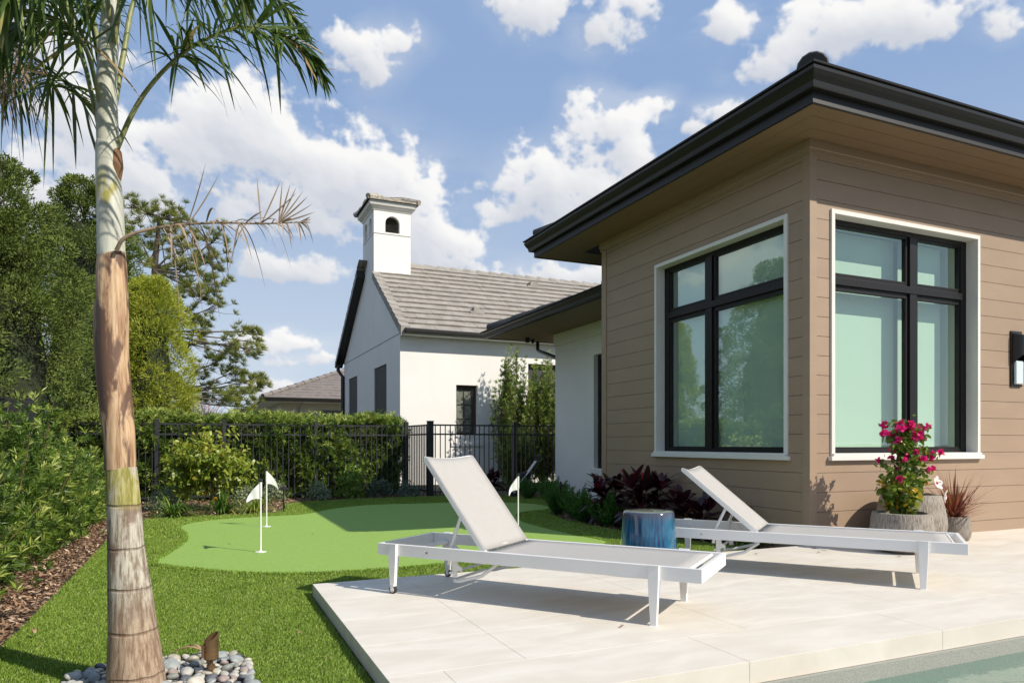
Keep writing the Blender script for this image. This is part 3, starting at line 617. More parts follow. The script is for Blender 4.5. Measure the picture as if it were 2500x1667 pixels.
for (x, y, s_) in ((1.0, 12.0, 1), (3.6, 14.05, 1.6), (5.2, 12.4, 1)):
    z = 3.66+(y-10.9)*(RZ+.13-3.66)/(RY-10.9); m = MB(); m.box(rel(x, y, z), rel(x+.16*s_, y+.18, z+.20)); m.box(rel(x-.12, y-.05, z+.0), rel(x+.28*s_, y+.2, z+.07)); m.obj('roof_vent', ROOFT, rf, bevel=.01)
# near eave: gutter, soffit; far rake and downspout
m = MB(); m.box(rel(gx0, 10.93, EZ-.06), rel(gx1, 11.205, EZ-.0)); m.obj('soffit', WALLW, Nh)
m = MB(); m.box(rel(gx0+.02, 10.80, EZ-.02), rel(gx1+.2, 10.925, EZ+.085)); m.obj('gutter', BLACK, Nh, bevel=.02)
m = MB(); s_ = (RZ-EZ)/(RY-18.71)
m.add([rel(gx0-.25, RY+.35, RZ-.27), rel(gx0-.25, 18.75, EZ-.10), rel(gx0-.25, 18.75, EZ+.06), rel(gx0-.25, RY+.35, RZ-.08), rel(gx0, RY+.35, RZ-.27), rel(gx0, 18.75, EZ-.10), rel(gx0, 18.75, EZ+.06), rel(gx0, RY+.35, RZ-.08)], [(0, 1, 2, 3), (0, 4, 5, 1), (0, 3, 7, 4), (1, 5, 6, 2)]); m.obj('rake_board', BLACK, Nh)
m = MB(); m.tube([rel(gx0-.16, 18.62, 3.62), rel(gx0-.16, 18.62, 3.42), rel(gx0-.06, 18.36, 3.2), rel(gx0-.06, 18.36, 0)], .06, 8); m.obj('downspout', BLACK, Nh, True)
# chimney tower
ch = thing('chimney', None, None); ch.parent = Nh
cx0, cx1, cy0, cy1 = -1.177, -.137, 14.01, 15.42
m = MB(); m.box(rel(cx0, cy0, 4.0), rel(cx1, cy1, 6.76)); panel(m, 'y', cy0, .12, cx0, cx1, 6.785, 7.46, [(-.856, -.451, 6.83, 7.29)], True)
panel(m, 'x', cx0, .12, cy0+.12, cy1-.12, 6.785, 7.46, [(14.28, 14.60, 6.83, 7.29), (14.87, 15.19, 6.83, 7.29)], True)
panel(m, 'y', cy1-.12, .12, cx0, cx1, 6.785, 7.46, [], True); panel(m, 'x', cx1-.12, .12, cy0+.12, cy1-.12, 6.785, 7.46, [], True); m.obj('chimney_wall', WALLW, ch)
m = MB(); m.box(rel(cx0+.006, cy0+.006, 6.75), rel(cx1-.006, cy1-.006, 6.79)); m.obj('chimney_joint', M('joint_dark', (.25, .25, .24), .8), ch)  # dark band between the chimney shaft and its arched top
def off(r): return (r[0]+1.175, r[1]-11.21, r[2]+1.175, r[3]-11.21)
m = MB(); m.loft(off((cx0, cy0, cx1, cy1)), [(0, 7.5), (.02, 7.52), (.04, 7.56), (.09, 7.60), (.09, 7.62), (.12, 7.63), (.135, 7.68), (.135, 7.75), (-.4, 7.76)]); m.obj('cornice', WTRIM, ch)
m = MB(); e_ = .20; A0 = off((cx0, cy0, cx1, cy1)); random.seed(3)
xa, ya, xb, yb = A0[0]-e_, A0[1]-e_, A0[2]+e_, A0[3]+e_; mx_, my_ = (xa+xb)/2, (ya+yb)/2
for sd in range(4):
    n = 5
    for r_ in range(2):
        for i in range(n):
            f0, f1 = i/n, (i+1)/n
            def Pp(f, t, dz=0):
                A_, B_ = [((xa, ya), (xb, ya)), ((xb, ya), (xb, yb)), ((xb, yb), (xa, yb)), ((xa, yb), (xa, ya))][sd]
                x = A_[0]+(B_[0]-A_[0])*f; y = A_[1]+(B_[1]-A_[1])*f; return (x+(mx_-x)*t, y+(my_-y)*t, 7.745+t*.36+dz)
            h = .05+random.uniform(-.01, .03); t0, t1 = r_*.42, r_*.42+.55
            m.add([Pp(f0, t0), Pp(f1, t0), Pp(f1, t1), Pp(f0, t1), Pp(f0, t0, h), Pp(f1, t0, h+random.uniform(-.02, .02)), Pp(f1, t1, h*.6), Pp(f0, t1, h*.6)], [(0, 1, 5, 4), (4, 5, 6, 7), (0, 4, 7, 3), (1, 2, 6, 5), (3, 7, 6, 2)])
for (sx, sy) in ((xa, ya), (xb, ya), (xb, yb), (xa, yb)): m.tube([(sx, sy, 7.80), (sx+(mx_-sx)*.5, sy+(my_-sy)*.5, 7.97), (mx_, my_, 8.08)], [.075, .085, .07], 8)
m.obj('chimney_roof', M('weathered_cream_tile', (.46, .42, .35), .85, .4, 9, .6, 50, c2=(.26, .23, .19)), ch)

# far house
Fh = thing('far_house', 'distant cream house with brown grey hip roof behind the hedge', 'house', (-2.0, 30.6, -.1))
m = MB(); m.box((0, 0, 0), (12, 9, 3.1)); m.obj('wall', M('cream_stucco', (.68, .65, .55), .85, .05, 1), Fh)
m = MB(); e = .9; z = 3.25; nn = 14
for k in range(nn):
    a, b = k*.42, (k+1)*.42; pa, pb = .40*a, .40*b
    for sd in range(4):
        def rc(o_, zz): return [(-e+o_, -e+o_), (12+e-o_, -e+o_), (12+e-o_, 9+e-o_), (-e+o_, 9+e-o_)][sd], [(-e+o_, -e+o_), (12+e-o_, -e+o_), (12+e-o_, 9+e-o_), (-e+o_, 9+e-o_)][(sd+1) % 4]
        if 2*a > 9+2*e: continue
        b_ = min(b, (9+2*e)/2); A1, A2 = rc(a, 0); B1, B2 = rc(b_, 0)
        m.add([A1+(z+pa,), A2+(z+pa,), A2+(z+pa+.06,), A1+(z+pa+.06,), B2+(z+.4*b_,), B1+(z+.4*b_,)], [(0, 1, 2, 3), (3, 2, 4, 5)])
rf = m.obj('roof', ROOFB, Fh)
m = MB()
for i in range(13):
    a, b = i*.42, i*.42+.45; m.tube([(-e+a, -e+a, z+.4*a+.07), (-e+b, -e+b, z+.4*b+.05)], [.12, .10], 8)
m.obj('hip_cap', ROOFB, rf, True)
m = MB(); m.loft((0, 0, 12, 9), [(0, 3.08), (e-.02, 3.08), (e-.02, 3.12)]); m.obj('soffit', WTRIM, Fh)
m = MB(); m.loft((0, 0, 12, 9), [(e-.02, 3.10), (e+.1, 3.12), (e+.12, 3.27), (e-.02, 3.27)]); m.obj('gutter', BLACK, Fh)
m = MB(); m.box((1.9, -.02, 1.0), (3.3, .03, 2.75)); m.obj('window', DKGLASS, Fh)
m = MB(); m.tube([(.9, -.8, 3.1), (.85, -.1, 2.8), (.85, -.06, 0)], .05, 8); m.obj('downspout', M('grey_pipe', (.3, .3, .3), .5), Fh, True)

# ================================================================== FENCES
def fence(name, label, p, q, top, rails, sp=.108, post=.065, pk=.017, posts=None, cap=True):
    p, q = Vector((p[0], p[1], -.10)), Vector((q[0], q[1], -.10)); ln = (q-p).length; d = (q-p)/ln
    T = thing(name, label, 'fence', p, math.atan2(d.y, d.x)); m = MB(); n = int(ln/sp)
    for i in range(1, n): m.box((i*ln/n-pk/2, -pk/2, .05), (i*ln/n+pk/2, pk/2, top+.1-.01))
    for z in rails: m.box((0, -.014, z+.1-.016), (ln, .014, z+.1+.016))
    m.obj('picket_panel', FENCEM, T)
    for x in (posts if posts is not None else [0, ln]):
        m = MB(); h = post/2; m.box((x-h, -h, 0), (x+h, h, top+.16)); m.box((x-h-.006, -h-.006, top+.16), (x+h+.006, h+.006, top+.185)); m.obj('post', FENCEM, T, bevel=.003)
    return T
fence('fence', 'black metal picket fence running in front of the clipped hedge', (-7.85, 9.30), (-1.52, 9.30), 1.36, (1.36, 1.17, 0.0), posts=[.03, 1.6, 2.75, 4.45, 6.3])
fence('fence', 'black metal picket fence in front of the white house wall', (-1.18, 8.78), (2.3, 8.78), 1.38, (1.38, 1.19, 0.0), posts=[1.9, 3.4])
T = fence('gate', 'tall black picket gate between the hedge fence and the white house fence', (-1.18, 8.78), (-1.30, 10.3), 1.38, (1.38, 1.19, .02), sp=.1, post=.11, posts=[0, 1.5], pk=.02); T['category'] = 'gate'
fence('fence', 'tall dark fence half hidden behind the leafy shrubs on the left', (-7.95, -3.5), (-7.95, 9.25), 1.62, (1.62, 1.28, .0), sp=.075, pk=.03, post=.10, posts=[1.2+2.05*i for i in range(6)])

# ================================================================== SUN LOUNGERS
def lounger(label, loc, ang_b):
    T = thing('sun_lounger', label, 'sun lounger', loc, R(-51.45), 'white sun loungers on the patio')
    LN, WD, zt, zb = 2.17, .70, .328, .250
    m = MB(); m.box((0, .022, zb), (LN, .047, zt)); m.box((0, WD-.047, zb), (LN, WD-.022, zt)); m.box((0, .0471, zb), (.028, WD-.0471, zt)); m.box((LN-.028, .0471, zb), (LN, WD-.0471, zt))
    for x in (.12, .86, 1.92): m.box((x, .0472, zb+.004), (x+.04, WD-.0472, zb+.026))
    m.obj('frame', ALUM, T, bevel=.003)
    for i, (x, y, s) in enumerate(((.135, 0, 1), (.135, WD, -1), (1.91, 0, 1), (1.91, WD, -1))):
        m = MB(); w = i < 2; z0 = .052 if w else 0; wt, wb = .062, .036
        a = [(x-wt/2, y, zt+.004), (x+wt/2, y, zt+.004), (x+wt/2, y+s*.0215, zt+.004), (x-wt/2, y+s*.0215, zt+.004)]
        c = [(x-wt/2, y, zb-.01), (x+wt/2-.002, y, zb-.01), (x+wt/2-.002, y+s*.045, zb-.01), (x-wt/2, y+s*.045, zb-.01)]
        b = [(x-wb/2, y, z0), (x+wb/2, y, z0), (x+wb/2, y+s*.028, z0), (x-wb/2, y+s*.028, z0)]
        m.add(a+c+b, [(0, 1, 2, 3), (11, 10, 9, 8)] + [(k+o, (k+1) % 4+o, 4+(k+1) % 4+o, 4+k+o) for o in (0, 4) for k in range(4)])
        m.box((x-.02, y+(s*.0216 if s > 0 else -.0455), zb-.03), (x+.02, y+(.0455 if s > 0 else -.0216), zb-.0005)); lg = m.obj('leg', ALUM, T, bevel=.003)
        if w:
            wm = MB(); c_ = Vector((x, y+s*.014, .027)); F = Matrix.Translation(c_) @ Matrix.Rotation(R(90), 4, 'X')
            vs = []; n = 24; prof = [(.012, -.011), (.024, -.011), (.027, -.008), (.027, .008), (.024, .011), (.012, .011)]
            t = MB(); t.lathe(prof, n); t.v = [tuple(F @ Vector(v)) for v in t.v]; wo_ = t.obj('wheel', RUBBER, T, True)
            t = MB(); t.lathe([(.010, -.0125), (.017, -.012), (.017, .012), (.010, .0125)], n); t.v = [tuple(F @ Vector(v)) for v in t.v]; t.obj('hub', STEEL, wo_, True)
            t = MB(); t.box((x-.012, y+s*.014-.017, .02), (x+.012, y+s*.014-.0135, .06)); t.box((x-.012, y+s*.014+.0135, .02), (x+.012, y+s*.014+.017, .06)); t.box((x-.014, y+s*.014-.017, .052), (x+.014, y+s*.014+.017, .062)); t.obj('caster_fork', ALUM, wo_, bevel=.001)
    # seat sling with a slight sag, and its side tubes
    hx = .815; x1 = 2.085; m = MB(); nx, ny = 14, 8; vs = []; fs = []
    for i in range(nx+1):
        for j in range(ny+1):
            u, v = i/nx, j/ny; sag = -.014*math.sin(math.pi*v)*math.sin(math.pi*u)**.5*1
            vs.append((hx+(x1-hx)*u, .0485+(WD-.097)*v, .319+sag))
    for i in range(nx):
        for j in range(ny): a = i*(ny+1)+j; fs.append((a, a+ny+1, a+ny+2, a+1))
    m.add(vs, fs); o = m.obj('seat_sling', SLING, T, True); sd = o.modifiers.new('thick', 'SOLIDIFY'); sd.thickness = .004
    m = MB(); m.tube([(x1+.005, .052, .312), (x1+.005, WD-.052, .312)], .011, 10); m.box((hx, .0475, .298), (x1, .058, .314)); m.box((hx, WD-.058, .298), (x1, WD-.0475, .314)); m.obj('seat_rails', ALUM, T, True)
    # backrest
    B = .742; dx, dz = -math.cos(ang_b), math.sin(ang_b); P = lambda s, y, n=0: (hx-.005+dx*s*B + n*math.sin(ang_b)*1, y, .315+dz*s*B + n*math.cos(ang_b))
    m = MB()
    for y in (.062, WD-.062): m.bar(P(0, y), P(1.0, y), .022, .030, up=(math.sin(ang_b), 0, math.cos(ang_b)))
    bt = [P(1.0, .062+(WD-.124)*k/10, -.028*math.sin(math.pi*k/10)) for k in range(11)]; m.tube(bt, .011, 8); m.tube([P(.03, .062), P(.03, WD-.062)], .011, 8); bf = m.obj('backrest_frame', ALUM, T, bevel=.002)
    m = MB(); vs = []; fs = []
    for i in range(nx+1):
        for j in range(ny+1):
            u, v = i/nx, j/ny; vs.append(P(.01+.985*u, .052+(WD-.104)*v, .0185-.028*math.sin(math.pi*v)*(.3+.7*u**2)))
    for i in range(nx):
        for j in range(ny): a = i*(ny+1)+j; fs.append((a, a+1, a+ny+2, a+ny+1))
    m.add(vs, fs); o = m.obj('backrest_sling', SLING, T, True); sd = o.modifiers.new('thick', 'SOLIDIFY'); sd.thickness = .004
    # support arms, notched brackets, hanging bar
    fx = hx + dx*.42*B; fz = .315+dz*.42*B
    for y in (.085, WD-.085):
        m = MB(); bx_ = fx-.085; m.tube([(fx, y, fz-.02), (bx_+.012, y, .34), (bx_-.012, y, .215)], .0115, 8); m.obj('support_arm', ALUM, T, True)
        m.v = m.v
        t = MB(); q = [(bx_+.01, .13), (bx_+.045, .135), (bx_+.04, .17), (bx_+.062, .18), (bx_+.075, .165), (bx_+.08, .20), (bx_+.05, .215), (bx_+.045, .27), (bx_+.068, .285), (bx_+.085, .27), (bx_+.085, .31), (bx_+.05, .325), (bx_+.03, .345), (bx_, .33)]
        k = len(q); t.add([(a, y+.012, z) for a, z in q]+[(a, y+.018, z) for a, z in q], [tuple(range(k)), tuple(range(2*k-1, k-1, -1))]+[(i, (i+1) % k, k+(i+1) % k, k+i) for i in range(k)]); t.obj('notched_bracket', ALUM, T)
    m = MB(); y0_, y1_ = .11, WD-.11; m.tube([(bx_+.33, y0_, .235), (bx_+.22, y0_, .155), (bx_+.05, y0_, .105), (bx_+.0, y0_+.02, .10), (bx_-.01, y0_+.05, .105), (bx_-.01, y1_-.05, .105), (bx_, y1_-.02, .10), (bx_+.05, y1_, .105), (bx_+.22, y1_, .155), (bx_+.33, y1_, .235)], .011, 8); m.tube([(bx_, .085, .16), (bx_, WD-.085, .16)], .009, 8); m.obj('support_bar', ALUM, T, True)
    for y in (.0215, WD-.0215): m = MB(); m.tube([(.40, y-.002, .288), (.40, y+.002, .288)], .007, 12); m.obj('bolt', STEEL, T)
    return T
lounger('front white sun lounger, its steep backrest in front of the putting green', (-4.408, -.445, 0), R(52.5))
lounger('rear white sun lounger, lower reclined, beside the brown house corner', (-2.152, -.394, 0), R(40))

# blue glazed garden stool
def glaze():
    m, t, o = newmat('blue_reactive_glaze'); p = N(t, 'ShaderNodeBsdfPrincipled'); L(t, p.outputs[0], o.inputs[0]); v = coords(t)
    n = noise(t, vmth(t, 'MULTIPLY', v, (80, 80, 5)), 1, 6, .6); n2 = noise(t, vmth(t, 'MULTIPLY', v, (6, 6, 1.2)), 1, 4); sz = N(t, 'ShaderNodeSeparateXYZ'); L(t, v, sz.inputs[0])
    c = mixc(t, smooth(t, n.outputs[0], .30, .72), (.006, .02, .07), (.012, .12, .24)); c = mixc(t, smooth(t, n2.outputs[0], .45, .75, 0, .8), c, (.015, .17, .27))
    c = mixc(t, mth(t, 'MULTIPLY', smooth(t, mth(t, 'ADD', sz.outputs[2], mth(t, 'MULTIPLY', n.outputs[0], .12)), .46, .54), .8), c, (.07, .06, .08))
    c = mixc(t, smooth(t, sz.outputs[2], .480, .486), c, (.20, .23, .18))
    L(t, c, p.inputs['Base Color']); p.inputs['Roughness'].default_value = .12; p.inputs['Coat Weight'].default_value = 1; p.inputs['Coat Roughness'].default_value = .03; return m
T = thing('garden_stool', 'glossy blue glazed ceramic drum stool standing between the two loungers', 'stool', (-2.345, -.64, 0))
m = MB(); m.lathe([(.19, 0), (.20, .012), (.212, .04), (.219, .12), (.214, .22), (.205, .33), (.197, .43), (.194, .465), (.190, .478), (.178, .487), (.10, .4885), (0.02, .489)], 64); st = m.obj('stool_body', glaze(), T, True)

# ================================================================== POTS AND POTTED PLANTS
def potmat():
    m, t, o = newmat('ribbed_weathered_clay'); p = N(t, 'ShaderNodeBsdfPrincipled'); L(t, p.outputs[0], o.inputs[0]); v = coords(t)
    sz = N(t, 'ShaderNodeSeparateXYZ'); L(t, v, sz.inputs[0]); a = mth(t, 'ARCTAN2', sz.outputs[1], sz.outputs[0]); c_ = N(t, 'ShaderNodeCombineXYZ'); L(t, a, c_.inputs[0]); L(t, mth(t, 'MULTIPLY', sz.outputs[2], .55), c_.inputs[1])
    n = noise(t, c_.outputs[0], 26, 5, .6); n2 = noise(t, v, 120, 4, .7); n3 = noise(t, v, 6, 4)
    h = mth(t, 'ADD', n.outputs[0], mth(t, 'MULTIPLY', n2.outputs[0], .4)); c = mixc(t, smooth(t, h, .5, .85), (.13, .105, .085), (.40, .36, .31)); c = mixc(t, mth(t, 'MULTIPLY', n3.outputs[0], .4), c, (.30, .25, .20))
    L(t, c, p.inputs['Base Color']); p.inputs['Roughness'].default_value = .85; b = N(t, 'ShaderNodeBump'); b.inputs['Strength'].default_value = .9; b.inputs['Distance'].default_value = .012; L(t, h, b.inputs['Height']); L(t, b.outputs[0], p.inputs['Normal']); return m
POTM = potmat()
def pot(label, loc, rmax, rrim, h, rb):
    T = thing('plant_pot', label, 'pot', loc, 0, 'ribbed clay pots by the wall')
    rib = lambda t, z: 1+.006*math.sin(t*52+2*math.sin(t*7))+.004*math.sin(t*91)
    m = MB(); m.lathe([(rb*.96, 0), (rb, .01), (rb+(rmax-rb)*.5, h*.08), (rb+(rmax-rb)*.85, h*.2), (rmax, h*.38), (rmax*.98, h*.55), ((rmax+rrim*2+.05)/3, h*.85), (rrim+.022, h*.985), (rrim+.008, h), (rrim-.012, h-.004), (rrim-.02, h-.05), (rrim-.022, h-.12)], 160, wob=rib); m.obj('pot', POTM, T, True)
    m = MB(); m.lathe([(rrim-.02, h-.075), (rrim*.5, h-.055), (.02, h-.06)], 24); m.obj('soil', SOIL, T); return T
P1, P2, P3 = (.44, -.66, 0), (.97, -.355, 0), (1.53, -.42, 0)
pot('wide low ribbed grey pot holding the pink bougainvillea', P1, .272, .222, .365, .17)
pot('tall dark mouthed ribbed pot, largest of the three, against the wall', P2, .318, .24, .50, .19)
pot('smallest ribbed grey pot holding the spiky red plant', P3, .150, .115, .262, .10)
LEAFG = leafmat('garden_leaf', [(0, (.05, .10, .012)), (.5, (.13, .22, .025)), (.8, (.30, .34, .04)), (1, (.65, .40, .03))], .4, .35)
STEM = M('green_brown_stem', (.13, .11, .05), .7)
def petal(fm, c, d, n, L_, W_, tint, tilt):
    d = np.array(d)/np.linalg.norm(d); a = np.cross(d, [0, 0, 1.]) if abs(d[2]) < .9 else np.cross(d, [1., 0, 0]); a /= np.linalg.norm(a); b = np.cross(d, a)
    ph = random.random()*6
    for k in range(n):
        t = ph+2*math.pi*k/n; r = a*math.cos(t)+b*math.sin(t); dd_ = r*math.cos(tilt)+d*math.sin(tilt); s = np.cross(d, r)
        fm.leaves([c], [dd_], L_, W_, tint+random.uniform(-.1, .1), 0, 4, side=[s], prof=lambda u: math.sin(math.pi*min(.98, .08+.86*u))**.55)
# bougainvillea
bw = .0010165
def bp(px, py, dy=0): return Vector((P1[0]+(px-885)*bw*.93, P1[1]+dy+(px-885)*bw*.0, .365-(py-1000)*bw))
T = thing('bougainvillea', 'tall bougainvillea in the wide pot with bright magenta flowers', 'plant', (P1[0], P1[1], .30)); TL = Vector(T.location)
BR = leafmat('magenta_bract', [(0, (.50, .012, .11)), (.5, (.78, .02, .20)), (1, (.90, .06, .38))], .5, .35, .2)
fl = [(790,215),(840,200),(897,192),(1000,200),(1030,205),(1115,250),(1150,250),(683,298),(750,290),(830,285),(870,290),(905,250),(965,285),(1045,290),(1160,300),(1145,340),(1040,335),(885,335),(925,350),(780,355),(880,380),(1010,380),(950,405),(1055,408),(1165,435),(1120,465),(1240,465),(1210,490),(1165,510),(1035,520),(1220,560),(860,520),(940,505),(955,460),(760,530),(1070,575),(1160,595),(1105,620),(1160,635),(1105,655),(890,608),(935,618),(770,690),(690,540),(1075,225),(710,250),(815,240),(990,235),(1010,250),(1140,465),(1190,470),(1175,490),(860,225),(780,240),(935,215),(1060,240),(900,285),(1000,275),(820,315),(915,320),(1080,300),(1130,240),(850,350),(960,345),(700,290),(740,350),(880,250),(950,260),(1010,315),(800,265),(1130,480),(1100,540),(1180,520),(900,440)]
m = MB(); spine = [bp(900, 1010), bp(890, 850), bp(915, 700), bp(940, 550), bp(920, 400), bp(940, 290)]
m.tube([p-TL for p in spine], [.012, .011, .010, .008, .006, .003], 6)
lf = FM(); fcs = []
for (x, y) in fl:
    c = bp(x, y, random.uniform(-.15, .13)); b = min(spine, key=lambda q: (q-c).length+abs(q.z+.12-c.z)); mid = (b+c)/2+Vector((0, 0, .03)); m.tube([b-TL, mid-TL, c-TL], [.004, .003, .002], 5)
    for k in range(4):
        a = b.lerp(c, random.uniform(.2, 1)); n = 4; C = np.array([tuple(a-TL)]*n)+rng.normal(size=(n, 3))*.028; lf.leaves(C, rdir(n, .2), rng.uniform(.035, .062, n), .032, np.clip(rng.normal(.42, .16, n), 0, .8), .3, 4)
    fcs.append(c)
for k in range(46):
    z = rng.uniform(.42, 1.12); a = min(spine, key=lambda q: abs(q.z-z)); n = 5; C = np.array([tuple(a-TL)]*n)+rng.normal(size=(n, 3))*np.array([.07, .07, .05]); lf.leaves(C, rdir(n, .2), rng.uniform(.04, .065, n), .034, np.clip(rng.normal(.42, .16, n), 0, .8), .3, 4)
m.obj('stems', STEM, T, True); lf.obj('foliage', LEAFG, T)
protos = []
for v in range(4):
    f = FM()
    for k in range(5):
        c = np.array([random.gauss(0, .013), random.gauss(0, .013), random.gauss(0, .013)]); petal(f, c, (random.gauss(0, 1), random.gauss(0, 1)-.5, random.gauss(0, .7)+.5), 3, random.uniform(.026, .036), .028, .5+random.uniform(-.25, .3), .55)
    protos.append(f.obj('flower', BR, T))
for i, c in enumerate(fcs):
    o = protos[i] if i < 4 else protos[i % 4].copy()
    if i >= 4: COL.objects.link(o); o.parent = T
    o.location = c-TL; o.rotation_euler = (random.uniform(-1, 1), random.uniform(-1, 1), random.uniform(0, 6)); s_ = random.uniform(.85, 1.2); o.scale = (s_, s_, s_)
# hibiscus sharing the pot
T = thing('hibiscus', 'low leafy hibiscus with yellowing leaves and two white flowers', 'plant', (P1[0]+.03, P1[1]-.05, .30)); TL = Vector(T.location); m = MB(); lf = FM()
for k in range(34):
    x = random.gauss(905, 95); y = random.uniform(620, 985); dy = random.uniform(-.17, .15); c = bp(max(660, min(1180, x+(985-y)*random.uniform(-.25, .22))), y, dy); b = Vector((P1[0]+random.uniform(-.05, .05), P1[1]+random.uniform(-.05, .05), .31)); md = b.lerp(c, .5)+Vector((0, 0, .02)); m.tube([b-TL, md-TL, c-TL], [.005, .004, .002], 5)
    for q_ in range(7):
        a = b.lerp(c, random.uniform(.45, 1.05)); n = 3; C = np.array([tuple(a-TL)]*n)+rng.normal(size=(n, 3))*.026; T_ = np.clip(rng.normal(.55, .17, n)+(rng.random(n) < .08)*.5, 0, 1); lf.leaves(C, rdir(n, .25), rng.uniform(.04, .07, n), .040, T_, .3, 4)
WF = leafmat('white_petal', [(0, (.80, .76, .72)), (1, (.88, .85, .84))], .5, .3, .2)
for (x, y, dv) in ((1150, 735, (.1, -1, .35)), (1255, 850, (.45, -.8, -.1))):
    c = bp(x, y, -.16); b = Vector((P1[0], P1[1], .5)); m.tube([b-TL, b.lerp(c, .6)+Vector((0, 0, .03))-TL, c-TL], [.004, .003, .003], 5)
    f = FM(); petal(f, np.zeros(3), dv, 5, .068, .056, .6, .35); o = f.obj('flower', WF, T); o.location = c-TL
    t = MB(); t.tube([Vector((0, 0, 0)), Vector(dv).normalized()*.05], [.004, .002], 6); t.tube([Vector((0, 0, 0)), Vector(dv).normalized()*.012], [.014, .011], 10); t.obj('stamen', M('crimson_stamen', (.5, .03, .04), .6), o, True)
m.obj('stems', STEM, T, True); lf.obj('foliage', LEAFG, T)
# spiky red plant
T = thing('red_spike_plant', 'spiky plant with thin red brown leaves in the smallest pot', 'plant', (P3[0], P3[1], .19)); f = FM(); n = 230
th = rng.uniform(0, 2*np.pi, n); e = rng.uniform(.25, 1.45, n)**1; D = np.stack([np.cos(th)*np.cos(e), np.sin(th)*np.cos(e), np.sin(e)], 1); C = np.stack([np.cos(th)*.02, np.sin(th)*.02, rng.uniform(0, .12, n)], 1)
f.leaves(C, D, rng.uniform(.28, .56, n), rng.uniform(.009, .016, n), np.clip(rng.normal(.5, .25, n), 0, 1), rng.uniform(0, .3, n), 5, side=np.cross(D, [0, 0, 1]), prof=lambda u: 1-u**2)
f.obj('foliage', leafmat('red_spike_leaf', [(0, (.07, .02, .015)), (.45, (.27, .07, .04)), (.8, (.42, .16, .09)), (1, (.22, .24, .06))], .4, .3), T)

# ================================================================== GOLF FLAGS
FLAGM = leafmat('white_flag_cloth', [(0, (.86, .86, .86)), (1, (.9, .9, .9))], .7, .2); POLEM = M('white_pole', (.82, .82, .80), .35)
def flag(label, loc, h, fa, wdt=.13, sag=.45, tint=0):
    T = thing('putting_flag', label, 'flag', loc, 0, 'white flags on the putting green')
    m = MB(); m.tube([(0, 0, 0), (0, 0, h)], .0085, 12); m.obj('pole', POLEM, T, True)
    m = MB(); m.lathe([(.020, h), (.022, h+.006), (.016, h+.014), (.006, h+.018)], 16); m.lathe([(.014, h-.012), (.014, h)], 16); m.obj('pole_cap', RUBBER, T, True)
    m = MB(); m.lathe([(.054, .001), (.054, .006), (.040, .007), (.038, .002)], 28); m.obj('cup_rim', POLEM, T, True)
    m = MB(); nu, nv = 12, 8; vs = []; fs = []; fh = .165
    for i in range(nu+1):
        u = i/nu
        for j in range(nv+1):
            v = j/nv; hh = fh*(1-.86*u); zc = h-.015-fh*.5*u*1.0 - sag*u*u*wdt - (v*hh) - (fh-hh)*.25
            w_ = .020*math.sin(u*7+v*1.2)*u; vs.append((math.cos(fa)*wdt*u*(1-.15*u)-math.sin(fa)*w_, math.sin(fa)*wdt*u*(1-.15*u)+math.cos(fa)*w_, zc))
    for i in range(nu):
        for j in range(nv): a = i*(nv+1)+j; fs.append((a, a+1, a+nv+2, a+nv+1))
    m.add(vs, fs); m.tube([(0, 0, h-.158), (0, 0, h-.014)], .013, 12); o = m.obj('flag_cloth', FLAGM, T, True); return T
flag('nearest flag, bent to the left, on the open lit part of the green', (-4.95, 2.21, -.074), .705, R(186), .16, .35)
flag('flag with its cloth blown to the right, beside the path light', (-4.72, 4.42, -.074), .73, R(8), .18, .6)
flag('flag in the shade behind the front lounger, drooping to the left', (-1.98, 2.6, -.074), .69, R(190), .17, .55)

# ================================================================== GARDEN LIGHTS
def pathlight(label, loc, h, mt):
    T = thing('path_light', label, 'garden light', loc, 0, 'small metal path lights in the beds'); m = MB(); m.tube([(0, 0, -.02), (0, 0, h-.02)], .010, 10); m.obj('post', mt, T, True)
    m = MB(); m.lathe([(.085, h-.055), (.088, h-.052), (.055, h-.025), (.025, h-.012), (.014, h), (.012, h+.018), (.006, h+.028), (.001, h+.03)], 28); m.obj('lamp_shade', mt, T, True)
pathlight('dark path light in the mulch beside the two sunny flags', (-4.309, 6.40, -.09), .42, DBRONZE)
pathlight('dark path light among the ferns by the white stucco corner', (-.06, 5.14, -.09), .43, DBRONZE)
pathlight('bronze path light in front of the brown siding behind the rear lounger', (-.16, .72, -.09), .45, BRONZE)
T = thing('uplight', 'aged bronze spotlight with slanted hood standing in the pebbles', 'garden light', (-5.44, -1.60, -.055), R(20))
m = MB(); n = 32; vs = []; r = .033
for k in range(n): t = 2*math.pi*k/n; vs.append((r*math.cos(t), r*math.sin(t), .135+.030*math.sin(t)*0 + .021*math.cos(t)+.022))
for k in range(n): t = 2*math.pi*k/n; vs.append((r*math.cos(t), r*math.sin(t), .06))
for k in range(n): t = 2*math.pi*k/n; vs.append(((r-.003)*math.cos(t), (r-.003)*math.sin(t), .135+.021*math.cos(t)+.022))
for k in range(n): t = 2*math.pi*k/n; vs.append(((r-.003)*math.cos(t), (r-.003)*math.sin(t), .085))
m.add(vs, [(k, (k+1) % n, n+(k+1) % n, n+k) for k in range(n)]+[(2*n+k, k, (k+1) % n, 2*n+(k+1) % n)[::-1] for k in range(n)]+[(3*n+k, 3*n+(k+1) % n, 2*n+(k+1) % n, 2*n+k) for k in range(n)]+[tuple(range(3*n, 4*n))]); m.obj('hood', BRONZE, T, True)
m = MB(); m.lathe([(.010, .045), (.022, .05), (.032, .062), (.033, .095), (.034, .098), (.034, .104), (.031, .106), (.031, .11)], 32); m.box((-.042, -.006, .07), (-.03, .006, .125)); m.obj('lamp_body', BRONZE, T, True)
